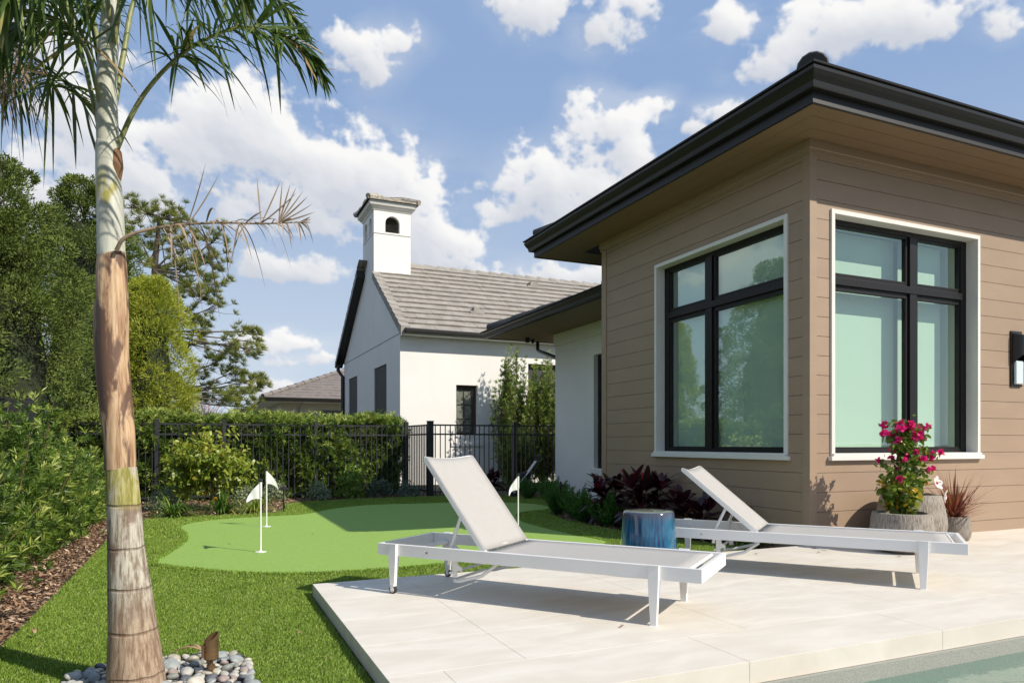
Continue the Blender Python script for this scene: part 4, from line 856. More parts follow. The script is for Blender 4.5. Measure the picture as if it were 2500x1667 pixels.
m = MB(); m.tube([(0, 0, .05), (0, 0, -.03)], .009, 12); m.tube([(0, -.012, .022), (0, .014, .022)], .016, 20); m.obj('knuckle', BRONZE, T, True)

# ================================================================== RIVER PEBBLES round the palm
PC = (-5.66, -1.66)
cols = [(.46, .45, .41), (.34, .36, .35), (.56, .52, .44), (.12, .13, .15), (.50, .45, .36), (.38, .30, .27), (.27, .28, .25)]
PM = [M('river_stone', c, .55, .25, 30, .15, 200) for c in cols]; base = []
for v in range(10):
    m = MB(); nl, nm = 9, 14; ph = [random.uniform(0, 6) for _ in range(4)]; a, b, c = random.uniform(.9, 1.25), random.uniform(.7, .95), random.uniform(.42, .62); vs = [(0, 0, -c)]
    for i in range(1, nl):
        t = math.pi*i/nl
        for k in range(nm):
            p = 2*math.pi*k/nm; w = 1+.09*math.sin(2*p+ph[0])*math.sin(t)+.07*math.sin(3*p+ph[1]+t); vs.append((a*w*math.sin(t)*math.cos(p), b*w*math.sin(t)*math.sin(p), -c*math.cos(t)*(1+.08*math.sin(p+ph[2]))))
    vs.append((0, 0, c)); fs = [(0, 1+(k+1) % nm, 1+k) for k in range(nm)]+[(1+i*nm+k, 1+i*nm+(k+1) % nm, 1+(i+1)*nm+(k+1) % nm, 1+(i+1)*nm+k) for i in range(nl-2) for k in range(nm)]+[(1+(nl-2)*nm+k, 1+(nl-2)*nm+(k+1) % nm, len(vs)-1) for k in range(nm)]
    m.add(vs, fs); me = bpy.data.meshes.new('pebble'); me.from_pydata(m.v, [], m.f); me.polygons.foreach_set('use_smooth', [True]*len(me.polygons)); me.materials.append(PM[v % len(PM)]); base.append(me)
pts = []; tries = 0
while len(pts) < 260 and tries < 60000:
    tries += 1; x = random.uniform(-.39, .39); y = random.uniform(-.34, .41)
    if abs(x)**4/.39**4+abs(y)**4/.41**4 > 1 or math.hypot(x+.085, y-.01) < .125: continue
    r_ = random.choice([.018, .023, .028, .034, .039])
    if all(math.hypot(x-a, (y-b)) > (r_+c)*.86 for a, b, c in pts): pts.append((x, y, r_))
for i, (x, y, r_) in enumerate(pts):
    o = bpy.data.objects.new('pebble', base[i % 10]); COL.objects.link(o); o.location = (PC[0]+x, PC[1]+y, -.078+r_*.25+random.uniform(0, .012)); o.scale = (r_*1.05,)*3; o.rotation_euler = (random.gauss(0, .3), random.gauss(0, .3), random.uniform(0, 6.3))
    tag(o, ['smooth mid grey', 'smooth blue grey', 'smooth light tan', 'smooth near black', 'smooth cream', 'smooth pinkish brown', 'smooth dark green grey', 'small mid grey', 'small blue grey', 'small light tan'][i % 10]+' river pebble in the bed round the palm', 'pebble', 'river pebbles round the palm')
flat('pebble_bed', [(PC[0]+.39*s, PC[1]+.41*c) for s, c in ((-1, -.8), (-.8, -1), (.8, -1), (1, -.8), (1, .8), (.8, 1), (-.8, 1), (-1, .8))], -.079, M('dark_gravel_bed', (.08, .075, .07), .95, .4, 40, .8, 90))

# ================================================================== PALM
def palm_trunkmat():
    m, t, o = newmat('palm_trunk_bark'); p = N(t, 'ShaderNodeBsdfPrincipled'); L(t, p.outputs[0], o.inputs[0]); v = gpos(t); sz = N(t, 'ShaderNodeSeparateXYZ'); L(t, v, sz.inputs[0]); z = sz.outputs[2]
    n = noise(t, vmth(t, 'MULTIPLY', v, (70, 70, 7)), 1, 6, .65); n2 = noise(t, vmth(t, 'MULTIPLY', v, (7, 7, 5)), 1, 5, .65); zz = mth(t, 'ADD', z, mth(t, 'MULTIPLY_ADD', noise(t, v, 9, 3).outputs[0], .03, -.015))
    c = mixc(t, smooth(t, n.outputs[0], .35, .62), (.22, .14, .09), (.44, .33, .23))
    up = mixc(t, smooth(t, n.outputs[0], .35, .6), (.20, .15, .10), (.52, .48, .40)); c = mixc(t, smooth(t, z, .15, .42), c, up)
    c = mixc(t, mth(t, 'MULTIPLY', smooth(t, n2.outputs[0], .48, .60), smooth(t, z, .1, .5, .25, .8)), c, (.17, .105, .07))
    gr = mixc(t, smooth(t, n.outputs[0], .4, .6), (.22, .20, .04), (.42, .38, .15)); c = mixc(t, mth(t, 'MULTIPLY', smooth(t, z, .70, .74), smooth(t, n2.outputs[0], .40, .52, .2, 1)), c, gr)
    dk = None
    for zc in (.728, .540, .363, .181, -.01):
        d = mth(t, 'ABSOLUTE', mth(t, 'SUBTRACT', zz, zc)); k = smooth(t, d, .002, .009, 1, 0); dk = k if dk is None else mth(t, 'MAXIMUM', dk, k)
    c = mixc(t, mth(t, 'MULTIPLY', dk, smooth(t, noise(t, v, 22, 4).outputs[0], .3, .6, .25, .7)), c, (.15, .09, .06)); L(t, c, p.inputs['Base Color']); p.inputs['Roughness'].default_value = .8
    b = N(t, 'ShaderNodeBump'); b.inputs['Strength'].default_value = .7; b.inputs['Distance'].default_value = .006; L(t, mth(t, 'SUBTRACT', n.outputs[0], dk), b.inputs['Height']); L(t, b.outputs[0], p.inputs['Normal']); return m
def streak(name, ca, cb, cc, lo, hi, sc=(40, 40, 3), sc2=(9, 9, 2.2), rough=.55, bump=.4):
    m, t, o = newmat(name); p = N(t, 'ShaderNodeBsdfPrincipled'); L(t, p.outputs[0], o.inputs[0]); v = gpos(t)
    n = noise(t, vmth(t, 'MULTIPLY', v, sc), 1, 6, .65); n2 = noise(t, vmth(t, 'MULTIPLY', v, sc2), 1, 6, .6, .6); c = mixc(t, smooth(t, n.outputs[0], .35, .65), ca, cb); c = mixc(t, smooth(t, n2.outputs[0], lo, hi), c, cc)
    L(t, c, p.inputs['Base Color']); p.inputs['Roughness'].default_value = rough; b = N(t, 'ShaderNodeBump'); b.inputs['Strength'].default_value = bump; b.inputs['Distance'].default_value = .004; L(t, n.outputs[0], b.inputs['Height']); L(t, b.outputs[0], p.inputs['Normal']); return m
PALM = thing('palm_tree', 'slender palm with ringed trunk, peeling brown sheath and drooping fronds', 'palm tree', (-5.745, -1.648, -.09)); PL = Vector(PALM.location)
def px3(U, Vy, dd_=0): return cw((U-1176)*.001918*(1+dd_/3.09), 3.09+dd_, 1+(1018-Vy)*.001918*(1+dd_/3.09))
def pt(pts, rs, name, mt, n=40, prot=None, step=4):
    P = [np.array(px3(u, v)) for u, v in pts]; out = []; rr = []
    for i in range(len(P)-1):
        for k in range(step):
            u = k/step; p0, p1, p2, p3 = P[max(i-1, 0)], P[i], P[i+1], P[min(i+2, len(P)-1)]
            out.append(Vector(.5*((2*p1)+(-p0+p2)*u+(2*p0-5*p1+4*p2-p3)*u*u+(-p0+3*p1-3*p2+p3)*u**3))-PL); a = rs[i]*(1-u)+rs[i+1]*u; rr.append(a)
    out.append(Vector(P[-1])-PL); rr.append(rs[-1]); m = MB(); m.tube(out, rr, n); return m
pts = [(313, 1582), (312, 1545), (306, 1450), (298, 1350), (290, 1258), (285, 1160), (279, 1074)]
m = pt(pts, [.122, .116, .098, .086, .073, .067, .061], 'trunk', None, 48, step=6); tr = m.obj('trunk', palm_trunkmat(), PALM, True)
SHEATH = streak('dead_leaf_sheath', (.28, .15, .075), (.62, .43, .26), (.13, .07, .045), .50, .58, (44, 44, 3.4), (12, 12, 2.6), .6, .8)
m = pt([(277, 1078), (274, 1000), (267, 900), (261, 820), (259, 720), (257, 640), (257, 590), (258, 572)], [.0625, .0635, .062, .0615, .064, .0625, .056, .050], 'sheath', None, 40); m.obj('dead_sheath', SHEATH, PALM, True)
m = pt([(249, 1000), (243, 880), (238, 780), (236, 700), (244, 655)], [.022, .036, .040, .034, .008], 's', None, 20); m.obj('sheath_flap', streak('dark_sheath_flap', (.12, .06, .04), (.26, .13, .075), (.42, .25, .14), .5, .7), PALM, True)
CROWN = streak('palm_crownshaft', (.44, .44, .36), (.58, .58, .50), (.33, .30, .07), .56, .66, (30, 30, 3), (11, 11, 3.2), .5, .15)
m = pt([(256, 590), (254, 500), (250, 420), (248, 345), (249, 330)], [.056, .054, .051, .048, .046], 'c', None, 40); m.obj('crownshaft', CROWN, PALM, True)
m = pt([(249, 342), (246, 270), (245, 200), (250, 100), (258, 0), (262, -90), (264, -170), (266, -260)], [.045, .044, .041, .040, .038, .036, .030, .016], 'c2', None, 36); m.obj('upper_crownshaft', streak('pale_crownshaft', (.42, .43, .34), (.56, .56, .48), (.30, .30, .08), .58, .68, (30, 30, 3), (9, 9, 2.5), .5, .15), PALM, True)
m = MB(); p = px3(262, 355)-PL; m = pt([(266, 420), (264, 385), (262, 350), (256, 332)], [.018, .034, .030, .006], 'p', None, 16); m.obj('leaf_scar_bract', M('brown_bract', (.20, .10, .04), .7, .3, 20), PALM, True)
FROND = leafmat('palm_leaflet', [(0, (.02, .045, .008)), (.5, (.08, .14, .024)), (.85, (.22, .28, .05)), (1, (.48, .33, .17))], .38, .28, .5)
DEADL = leafmat('dead_palm_leaflet', [(0, (.15, .10, .06)), (.5, (.34, .25, .17)), (1, (.55, .44, .32))], .7, .2)
PET = M('palm_petiole', (.30, .30, .14), .5, .3, 14, c2=(.17, .20, .06))
def curve(P, n):
    P = [np.array(p) for p in P]; out = []
    seg = len(P)-1
    for i in range(n+1):
        x = min(i/n*seg, seg-1e-6); k = int(x); u = x-k; p0, p1, p2, p3 = P[max(k-1, 0)], P[k], P[k+1], P[min(k+2, seg)]
        out.append(.5*((2*p1)+(-p0+p2)*u+(2*p0-5*p1+4*p2-p3)*u*u+(-p0+3*p1-3*p2+p3)*u**3))
    return np.array(out)
def frond(pix, f0=.35, Lmax=.42, n=64, r0=.012, droop=.5, w=.0155, mat_=FROND, pm=PET, tint=.42, tj=.16, label=None, wild=.34, skip=0., seg=6):
    C = curve([px3(*p) for p in pix], 40); pl = np.array(PL)
    m = MB(); m.tube([Vector(c-pl) for c in C], [r0*(1-.85*i/40)+.0012 for i in range(41)], 8); r = m.obj('frond', pm, PALM, True)
    if label: r['label'] = label
    f = FM(); T_ = np.gradient(C, axis=0); T_ /= np.linalg.norm(T_, axis=1, keepdims=True)
    for sgn in (-1, 1):
        u = f0+(1-f0)*(np.arange(n)+rng.uniform(-.3, .3, n))/n; u = np.clip(u, 0, 1); u = u[rng.random(n) > skip]; k = len(u); idx = u*40; i0 = np.clip(idx.astype(int), 0, 39); fr = (idx-i0)[:, None]
        P = C[i0]*(1-fr)+C[i0+1]*fr - pl; T = T_[i0]; S_ = np.cross(T, [0, 0, 1]); S_ /= np.linalg.norm(S_, axis=1, keepdims=True)+1e-9; U = np.cross(S_, T)
        s = (u-f0)/(1-f0); ln = Lmax*(.55+.45*np.sin(np.pi*np.clip(s*1.0+.12, 0, 1)))*(1-.55*s**3)*rng.uniform(.75, 1.12, k)
        fw = .35+.9*s**2; D = S_*(sgn*rng.uniform(.45, 1., k))[:, None]+T*fw[:, None]+U*(rng.normal(.18, .45, k))[:, None]+rng.normal(size=(k, 3))*wild
        D /= np.linalg.norm(D, axis=1, keepdims=True)
        f.leaves(P, D, ln, w*rng.uniform(.6, 1.15, k), np.clip(rng.normal(tint, tj, k)+(rng.random(k) < .06)*.5, 0, 1), droop*rng.uniform(.1, 1.7, k), seg, side=np.cross(D, np.array([0, 0, 1.])+rng.normal(size=(k, 3))*.55))
    f.obj('leaflets', mat_, r); return r
# right hand fronds
frond([(270, 340, 0), (300, 270, 0), (340, 205, -.02), (400, 140, -.04), (470, 92, -.05), (560, 62, -.05), (640, 78, -.03), (700, 118, 0), (742, 178, .03)], .36, .28, 105, .0105, .45, label='long arching frond reaching over the lawn')
frond([(262, 250, .02), (285, 120, .08), (310, 0, .15), (370, -70, .25), (460, -90, .35), (560, -60, .42), (640, 0, .5), (700, 70, .55)], .36, .30, 66, .012, .5, label='upper frond arching behind the long one')
frond([(262, 100, -.02), (290, -60, -.1), (340, -130, -.25), (420, -130, -.45), (500, -80, -.6), (560, -10, -.7)], .3, .32, 80, .011, .5)
# left hand fronds
frond([(240, 345, 0), (216, 240, .02), (190, 130, .05), (160, 30, .1), (125, -50, .15), (60, -60, .2), (-10, 10, .25), (-60, 110, .28)], .38, .34, 76, .010, .5, label='left frond rising beside the trunk')
frond([(243, 290, -.01), (222, 200, -.05), (200, 120, -.1), (160, 60, -.18), (100, 40, -.25), (30, 70, -.3), (-30, 150, -.32)], .36, .32, 66, .010, .5)
frond([(240, 438, 0), (225, 360, .02), (207, 300, .05), (190, 235, .1), (150, 190, .17), (100, 170, .25), (40, 190, .3), (0, 230, .33)], .42, .30, 44, .006, .8, pm=M('green_petiole', (.10, .15, .04), .5), label='thin green lower frond on the left')
frond([(244, 230, .04), (228, 110, .15), (205, 10, .3), (170, -70, .5), (110, -110, .7), (40, -90, .9), (-20, -30, 1.0)], .3, .36, 62, .011, .55)
frond([(255, 60, -.02), (235, -60, -.12), (190, -120, -.3), (120, -110, -.45), (50, -50, -.55), (0, 20, -.6)], .3, .34, 58, .010, .55)
frond([(258, -20, .03), (240, -140, .2), (225, -190, .5), (215, -180, .8), (210, -110, 1.1), (212, -20, 1.3)], .3, .38, 54, .010, .6)
frond([(262, -60, -.03), (275, -170, -.2), (300, -200, -.45), (320, -170, -.7), (330, -90, -.85)], .3, .36, 50, .010, .6)
frond([(262, -160, 0), (290, -330, .05), (380, -450, .1), (520, -470, .2), (660, -380, .3), (740, -240, .4)], .25, .45, 70, .014, .8)
frond([(262, -160, 0), (230, -330, -.05), (140, -430, -.1), (10, -420, -.1), (-120, -300, -.1), (-180, -150, -.1)], .25, .45, 70, .014, .8)
DPET = M('dry_petiole', (.30, .22, .15), .7, .3, 20)
def deadfrond():
    r = frond([(268, 575, -.06), (285, 548, -.07), (330, 530, -.05), (400, 518, 0), (500, 512, .04), (600, 514, .08), (700, 510, .1)], .40, .19, 42, .008, 1.3, .009, DEADL, DPET, .5, .22, 'dead brown frond sticking out over the hedge', .5, .15, 9)
    pl = np.array(PL)
    def tips(c, dirs, ln, dr=-.1):
        f = FM(); n = len(dirs); D = np.array([[a*BX, -a*BX*.44, b] for a, b in dirs]); f.leaves([np.array(px3(*c))-pl]*n, D, ln, .007, rng.uniform(.3, .8, n), dr, 6, side=np.cross(D, rng.normal(size=(n, 3))*.3+np.array([.4, 1, 0]))); f.obj('curled_leaflets', DEADL, r)
    tips((640, 512, .09), [(.3, .9), (.5, .9), (.7, .8), (.9, .7), (1, .45), (1, .2), (.1, 1)], .17); tips((600, 514, .08), [(-.1, 1), (.5, 1), (.8, .6)], .2); tips((430, 516, .0), [(.4, 1), (.7, .8)], .22, -.3); tips((690, 510, .1), [(1, .15), (1, -.15), (1, .4)], .05)
deadfrond()
m = MB(); rs = MB(); P_ = [px3(-60, 60, .2), px3(-20, 85, .15), (px3(30, 110, .1))]; rs.tube([p-PL for p in P_], [.012, .008, .005], 8); st_ = rs.obj('flower_stalk', DPET, PALM, True); f = FM()
for i in range(150):
    a = px3(random.uniform(-60, 45), random.uniform(78, 125), random.uniform(-.02, .25))-PL; D = (random.gauss(.1, .5), random.gauss(0, .4), random.gauss(-.3, .4)); f.leaves([tuple(a)], [D], random.uniform(.12, .3), .006, random.uniform(.2, .8), 1.1, 6)
f.obj('dry_strands', leafmat('dry_flower_strand', [(0, (.10, .06, .04)), (1, (.34, .25, .17))], .8, .1), st_)

# ================================================================== HEDGES AND SHRUBS
PODO = leafmat('podocarpus_leaf', [(0, (.025, .055, .010)), (.40, (.09, .165, .022)), (.70, (.25, .34, .045)), (1, (.62, .66, .20))], .42, .3, .45)
TWIG = M('twig_bark', (.16, .10, .05), .85, .3, 30)
COREM = M('dark_foliage_core', (.030, .042, .014), .95, .4, 6)  # for solid dark cores added inside foliage to block see-through
# clipped hedge behind the fence
T = thing('hedge', 'clipped evergreen hedge growing behind the black picket fence', 'hedge', (-4.8, 9.9, -.1)); f = FM()
def lum(x, z, s=1.): return .09*math.sin(x*2.3+z*1.7)+.06*math.sin(x*5.1-z*3.3)+.05*math.sin(x*11+z*7)
C = []; A = []; TT = []
for i in range(2500):
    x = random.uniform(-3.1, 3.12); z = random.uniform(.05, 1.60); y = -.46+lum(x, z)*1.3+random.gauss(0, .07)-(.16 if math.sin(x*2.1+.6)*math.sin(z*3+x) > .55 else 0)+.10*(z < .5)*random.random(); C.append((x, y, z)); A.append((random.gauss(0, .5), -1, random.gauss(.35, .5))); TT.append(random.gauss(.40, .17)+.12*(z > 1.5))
for i in range(2300):
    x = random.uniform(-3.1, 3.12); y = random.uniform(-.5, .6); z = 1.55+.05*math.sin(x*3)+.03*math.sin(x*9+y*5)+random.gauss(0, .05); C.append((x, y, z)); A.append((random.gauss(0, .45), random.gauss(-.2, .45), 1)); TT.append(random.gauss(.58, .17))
for i in range(600):
    y = random.uniform(-.5, .6); z = random.uniform(.05, 1.62); C.append((3.08+lum(y, z)+random.gauss(0, .06), y, z)); A.append((1, random.gauss(0, .5), random.gauss(.3, .5))); TT.append(random.gauss(.38, .15))
for i in range(70):
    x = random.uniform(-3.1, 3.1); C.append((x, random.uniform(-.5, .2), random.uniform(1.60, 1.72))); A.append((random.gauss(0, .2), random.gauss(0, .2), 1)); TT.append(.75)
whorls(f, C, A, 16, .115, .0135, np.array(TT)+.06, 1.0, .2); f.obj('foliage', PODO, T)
m = MB(); m.box((-3.05, -.36, 0), (2.95, .55, 1.50)); m.obj('dark_core', COREM, T)  # added solid box, stops light showing through the hedge leaves
# loose shrubs along the left fence
T = thing('shrub_row', 'loose leafy podocarpus shrubs filling the bed along the left fence', 'hedge', (-7.28, 2.0, -.1)); f = FM(); tw = MB(); C = []; A = []; TT = []
for i in range(430):
    y = random.uniform(-5.0, 6.6); x = random.gauss(0, .14); top = 1.16+.22*math.sin(y*1.3+1)+.15*math.sin(y*3.1)+random.uniform(-.65, .18)
    if y > 3.5: top *= max(.55, 1-.16*(y-3.5))
    lx, ly = random.gauss(.20, .28)*(1.25-.35*top), random.gauss(0, .32); n = int(top/.075); b = Vector((x, y, 0))
    lx = min(lx, .74-x-.05)
    P = [b+Vector((lx*(k/n)**.8, ly*(k/n), top*(k/n)*(1-.06*k/n))) for k in range(n+1)]
    if i % 2 == 0: tw.tube([P[0], P[n//2], P[-1]], [.009, .006, .003], 4, False)
    for k in range(max(1, int(n*.12)), n+1):
        for r_ in range(2 if k < n else 1):
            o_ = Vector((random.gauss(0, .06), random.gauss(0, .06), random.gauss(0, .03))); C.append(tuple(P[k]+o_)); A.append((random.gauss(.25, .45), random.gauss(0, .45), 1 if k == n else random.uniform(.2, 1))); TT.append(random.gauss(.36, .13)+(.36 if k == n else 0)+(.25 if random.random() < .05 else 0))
for i in range(330):                       # low outer skirts spilling over the mulch
    y = random.uniform(-5.0, 6.2); x = random.uniform(.14, .47); top = random.uniform(.25, .95)-.35*(x-.12)/.3*random.random(); n = max(3, int(top/.07)); lx = random.uniform(.05, .26)
    for k in range(n+1):
        u = k/n; C.append((x+lx*u+random.gauss(0, .05), y+random.gauss(0, .10), .05+top*u)); A.append((random.gauss(.5, .4), random.gauss(-.1, .45), 1 if k == n else random.uniform(.1, .9))); TT.append(random.gauss(.40, .13)+(.32 if k == n else 0))
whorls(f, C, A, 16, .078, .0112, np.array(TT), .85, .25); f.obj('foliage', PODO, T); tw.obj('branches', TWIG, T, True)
m = MB(); m.box((-.25, -7.0, 0), (.02, 4.0, .55)); m.obj('dark_core', COREM, T)  # added dark block that closes the gaps between the shoots

# tall airy shrubs behind the right fence
def airy(name, label, loc, h, rad, n, cat='shrub', dens=1.0):
    T = thing(name, label, cat, loc); f = FM(); tw = MB(); C = []; A = []; TT = []
    for i in range(n):
        th = random.uniform(0, 6.28); r = rad*random.uniform(.15, 1); top = h*(1-.42*(r/rad)**1.5)*random.uniform(.72, 1); k_ = int(top/.07)
        P = [Vector((r*math.cos(th)*(k/k_)**.6, r*math.sin(th)*(k/k_)**.6, top*k/k_)) for k in range(k_+1)]; tw.tube([P[0], P[k_//3], P[2*k_//3], P[-1]], [.014, .010, .006, .003], 5, False)
        for k in range(int(k_*.10), k_+1):
            if random.random() > dens: continue
            u = k/k_; o_ = Vector((random.gauss(0, .10*(1.2-u)), random.gauss(0, .10*(1.2-u)), random.gauss(0, .03))); C.append(tuple(P[k]+o_)); A.append((o_.x*4+random.gauss(0, .3), o_.y*4+random.gauss(0, .3), .9)); TT.append(random.gauss(.40, .14)+.25*(u > .9))
    whorls(f, C, A, 15, .10, .0135, np.array(TT)-.02, .75, .2); f.obj('foliage', PODO, T); tw.obj('branches', TWIG, T, True); return T
airy('tall_shrub', 'tall airy upright shrub throwing its shadow on the white house wall', (2.10, 12.0, -.1), 3.8, .85, 84)
airy('tall_shrub', 'second tall shrub half hidden behind the white stucco corner', (2.95, 11.9, -.1), 3.7, .85, 84)
airy('tall_shrub', 'dark lower bushy shrub between the fence and the stucco corner', (1.25, 9.75, -.1), 1.7, .62, 60)

# citrus tree
T = thing('citrus_tree', 'small yellow green citrus tree in front of the hedge', 'tree', (-5.35, 7.15, -.1)); f = FM(); m = MB(); m.tube([(0, 0, 0), (.02, 0, .45), (.0, .02, .75)], [.028, .022, .018], 8)
for i in range(60):
    d = Vector((random.gauss(0, 1)*1.2, random.gauss(0, .8), random.gauss(.25, .75))).normalized()*random.uniform(.35, .62); d.x *= 1.12; c = Vector((0, 0, .74))+d; b = Vector((0, 0, random.uniform(.5, .75))); m.tube([b, b.lerp(c, .5)+Vector((0, 0, .03)), c], [.008, .005, .003], 4, False)
    for k in range(9):
        a = b.lerp(c, random.uniform(.5, 1.1)); n = 6; f.leaves(np.array([tuple(a)]*n)+rng.normal(size=(n, 3))*.05, rdir(n, .1), rng.uniform(.06, .10, n), .042, np.clip(rng.normal(.62+.12*(d.z > .2), .16, n), 0, .93), .35, 4)
for i in range(5): f.leaves([(random.uniform(-.1, .1), -.1, random.uniform(.2, .7))]*4, rdir(4, 0), .07, .04, 1., .3, 4)
m.obj('branches', STEM, T, True); f.obj('foliage', leafmat('citrus_leaf', [(0, (.05, .10, .012)), (.45, (.15, .23, .025)), (.9, (.42, .45, .07)), (1, (.62, .32, .03))], .35, .35), T)
# strap leaved clumps
STRAP = leafmat('strap_leaf', [(0, (.03, .08, .015)), (.5, (.10, .20, .03)), (1, (.38, .42, .06))], .4, .35)
def clump(label, loc, n, L0, tint, w=.022, up=.9, name='agapanthus'):
    T = thing(name, label, 'plant', loc, 0, 'strap leaved clumps edging the back bed'); f = FM(); th = rng.uniform(0, 6.283, n); e = rng.uniform(.45, 1.5, n)*up; D = np.stack([np.cos(th)*np.cos(e), np.sin(th)*np.cos(e), np.sin(e)], 1)
    f.leaves(np.stack([np.cos(th)*.05, np.sin(th)*.05, np.zeros(n)], 1), D, rng.uniform(.6, 1.1, n)*L0, w, np.clip(rng.normal(tint, .15, n), 0, 1), rng.uniform(.3, .9, n), 7, side=np.cross(D, [0, 0, 1.]), prof=lambda u: (1-u**3)); f.obj('foliage', STRAP, T)
clump('low arching green strap leaved clump nearest the palm trunk', (-5.86, 6.42, -.09), 150, .66, .5)
clump('upright deep green strap leaved clump under the citrus tree', (-5.2, 6.62, -.09), 130, .62, .42, up=1.05)
clump('yellow green strap leaved clump behind the two flags', (-4.72, 6.62, -.09), 100, .66, .82, .019)
# variegated low shrubs
VAR = leafmat('variegated_leaf', [(0, (.06, .11, .05)), (.4, (.18, .25, .12)), (1, (.58, .60, .42))], .5, .3)
SILV = leafmat('silver_green_leaf', [(0, (.05, .09, .06)), (.5, (.13, .19, .13)), (1, (.30, .36, .26))], .5, .25)
LIME = leafmat('lime_leaf', [(0, (.05, .12, .02)), (.5, (.16, .28, .04)), (1, (.42, .50, .10))], .4, .35)
def lowshrub(label, loc, r, h, mt, n=110, name='low_shrub', lf=.042, group='low shrubs along the fence', lw=.6):
    T = thing(name, label, 'shrub', loc, 0, group); f = FM(); m = MB()
    for i in range(n):
        d = Vector((random.gauss(0, 1), random.gauss(0, 1), abs(random.gauss(.5, .9)))).normalized(); q = random.uniform(.55, 1); c = Vector((d.x*r*q, d.y*r*q, .04+d.z*h*q)); 
        if i % 4 == 0: m.tube([(0, 0, 0), tuple(c*.5+Vector((0, 0, .02))), tuple(c)], [.004, .003, .002], 4, False)
        k = 10; f.leaves(np.array([tuple(c)]*k)+rng.normal(size=(k, 3))*.028, rdir(k, .3), lf*rng.uniform(.7, 1.2, k), lf*lw, np.clip(rng.normal(.55, .22, k), 0, 1), .2, 1)
    f.obj('foliage', mt, T); m.obj('stems', STEM, T, True)
lowshrub('cream variegated shrub behind the palm side clump', (-6.0, 7.35, -.1), .30, .42, VAR)
lowshrub('cream variegated shrub just left of the yellow green clump', (-4.85, 7.6, -.1), .24, .38, VAR, 90)
lowshrub('cream variegated shrub behind the path light', (-4.25, 8.65, -.1), .24, .36, VAR, 90)
lowshrub('round cream variegated shrub standing free in red mulch', (-3.42, 8.72, -.1), .26, .32, VAR)
lowshrub('bright lime leafy bush in the sunny end of the bed', (-2.78, 8.95, -.1), .32, .62, LIME, 130, lf=.06)
lowshrub('silvery shaded shrub at the clipped hedge end', (-2.2, 8.98, -.1), .27, .38, SILV)
lowshrub('small silvery shrub in front of the gate', (-1.62, 8.86, -.1), .24, .28, SILV, 90)
lowshrub('small lime bush at the foot of the brown siding', (-.20, .62, -.1), .20, .20, LIME, 80, lf=.035)

# burgundy ti plants
TI = leafmat('burgundy_leaf', [(0, (.018, .006, .010)), (.55, (.060, .012, .022)), (.85, (.22, .020, .050)), (1, (.50, .04, .09))], .33, .25, .6)
def ti(label, loc, h, n, L0=.40, heads=4, rad=.27):
    T = thing('ti_plant', label, 'plant', loc, 0, 'burgundy ti plants'); f = FM(); m = MB()
    for k in range(heads):
        th = 6.28*k/heads+random.uniform(-.5, .5); hh = h*random.uniform(.55, .95); tp = Vector((rad*math.cos(th)*random.uniform(.3, 1), rad*math.sin(th)*random.uniform(.3, 1), hh)); m.tube([(0, 0, 0), tuple(tp*.5), tuple(tp)], [.012, .010, .008], 6)
        for z0, cnt, lo, hi in ((1, n//2, .5, 1.45), (.75, n//3, -.1, .8), (.5, n//4, -.3, .5)):
            a = rng.uniform(0, 6.283, cnt); e = rng.uniform(lo, hi, cnt); D = np.stack([np.cos(a)*np.cos(e), np.sin(a)*np.cos(e), np.sin(e)], 1); tint = np.clip(rng.normal(.35, .15, cnt)+np.where(e > 1.15, .45, 0)*(rng.random(cnt) < .6), 0, 1)
            f.leaves(np.array([tuple(tp*z0)]*cnt), D, L0*rng.uniform(.7, 1.1, cnt)*(1-.25*(e > 1.15)), .085*rng.uniform(.7, 1.1, cnt), tint, rng.uniform(.15, .6, cnt), 7, side=np.cross(D, [0, 0, 1.])+rng.normal(size=(cnt, 3))*.15, prof=lambda u: math.sin(math.pi*min(.99, .06+.9*u**.85))**.8)
    m.obj('stems', TWIG, T, True); f.obj('foliage', TI, T)
ti('burgundy ti plant with pink shoots against the far end of the brown siding', (-.42, 3.05, -.1), .62, 30, .42, 5)
ti('largest burgundy ti plant with pink centre, behind the blue stool', (-.42, 2.15, -.1), .60, 34, .44, 6)
ti('burgundy ti plant half hidden behind the reclined lounger back', (-.38, 1.25, -.1), .48, 28, .38)
ti('small dark ti plant by the fence in front of the white house', (.0, 8.35, -.1), .45, 24, .36, 4)
# foxtail ferns
FERN = leafmat('foxtail_fern_leaf', [(0, (.02, .06, .01)), (.6, (.06, .17, .022)), (1, (.15, .30, .04))], .45, .3)
def fern(label, loc, n=16, h=.42):
    T = thing('foxtail_fern', label, 'fern', loc, 0, 'foxtail ferns along the house bed'); f = FM()
    for i in range(n):
        th = random.uniform(0, 6.28); e = random.uniform(.55, 1.5); ln = h*random.uniform(.7, 1.1); d = Vector((math.cos(th)*math.cos(e), math.sin(th)*math.cos(e), math.sin(e))); k = 26; u = np.linspace(.08, 1, k)
        C = np.array([tuple(d*(ln*a)+Vector((0, 0, .06*a*a))) for a in u]); C = np.repeat(C, 9, 0); D = rdir(len(C), .0)+np.array(d)*.9; w_ = np.repeat(np.sin(np.pi*np.clip(u*.9+.08, 0, 1))**.6, 9)
        f.leaves(C, D, .048*w_+.01, .0085, np.clip(rng.normal(.35+.35*np.repeat(u, 9), .12), 0, 1), 0, 1)
    f.obj('foliage', FERN, T)
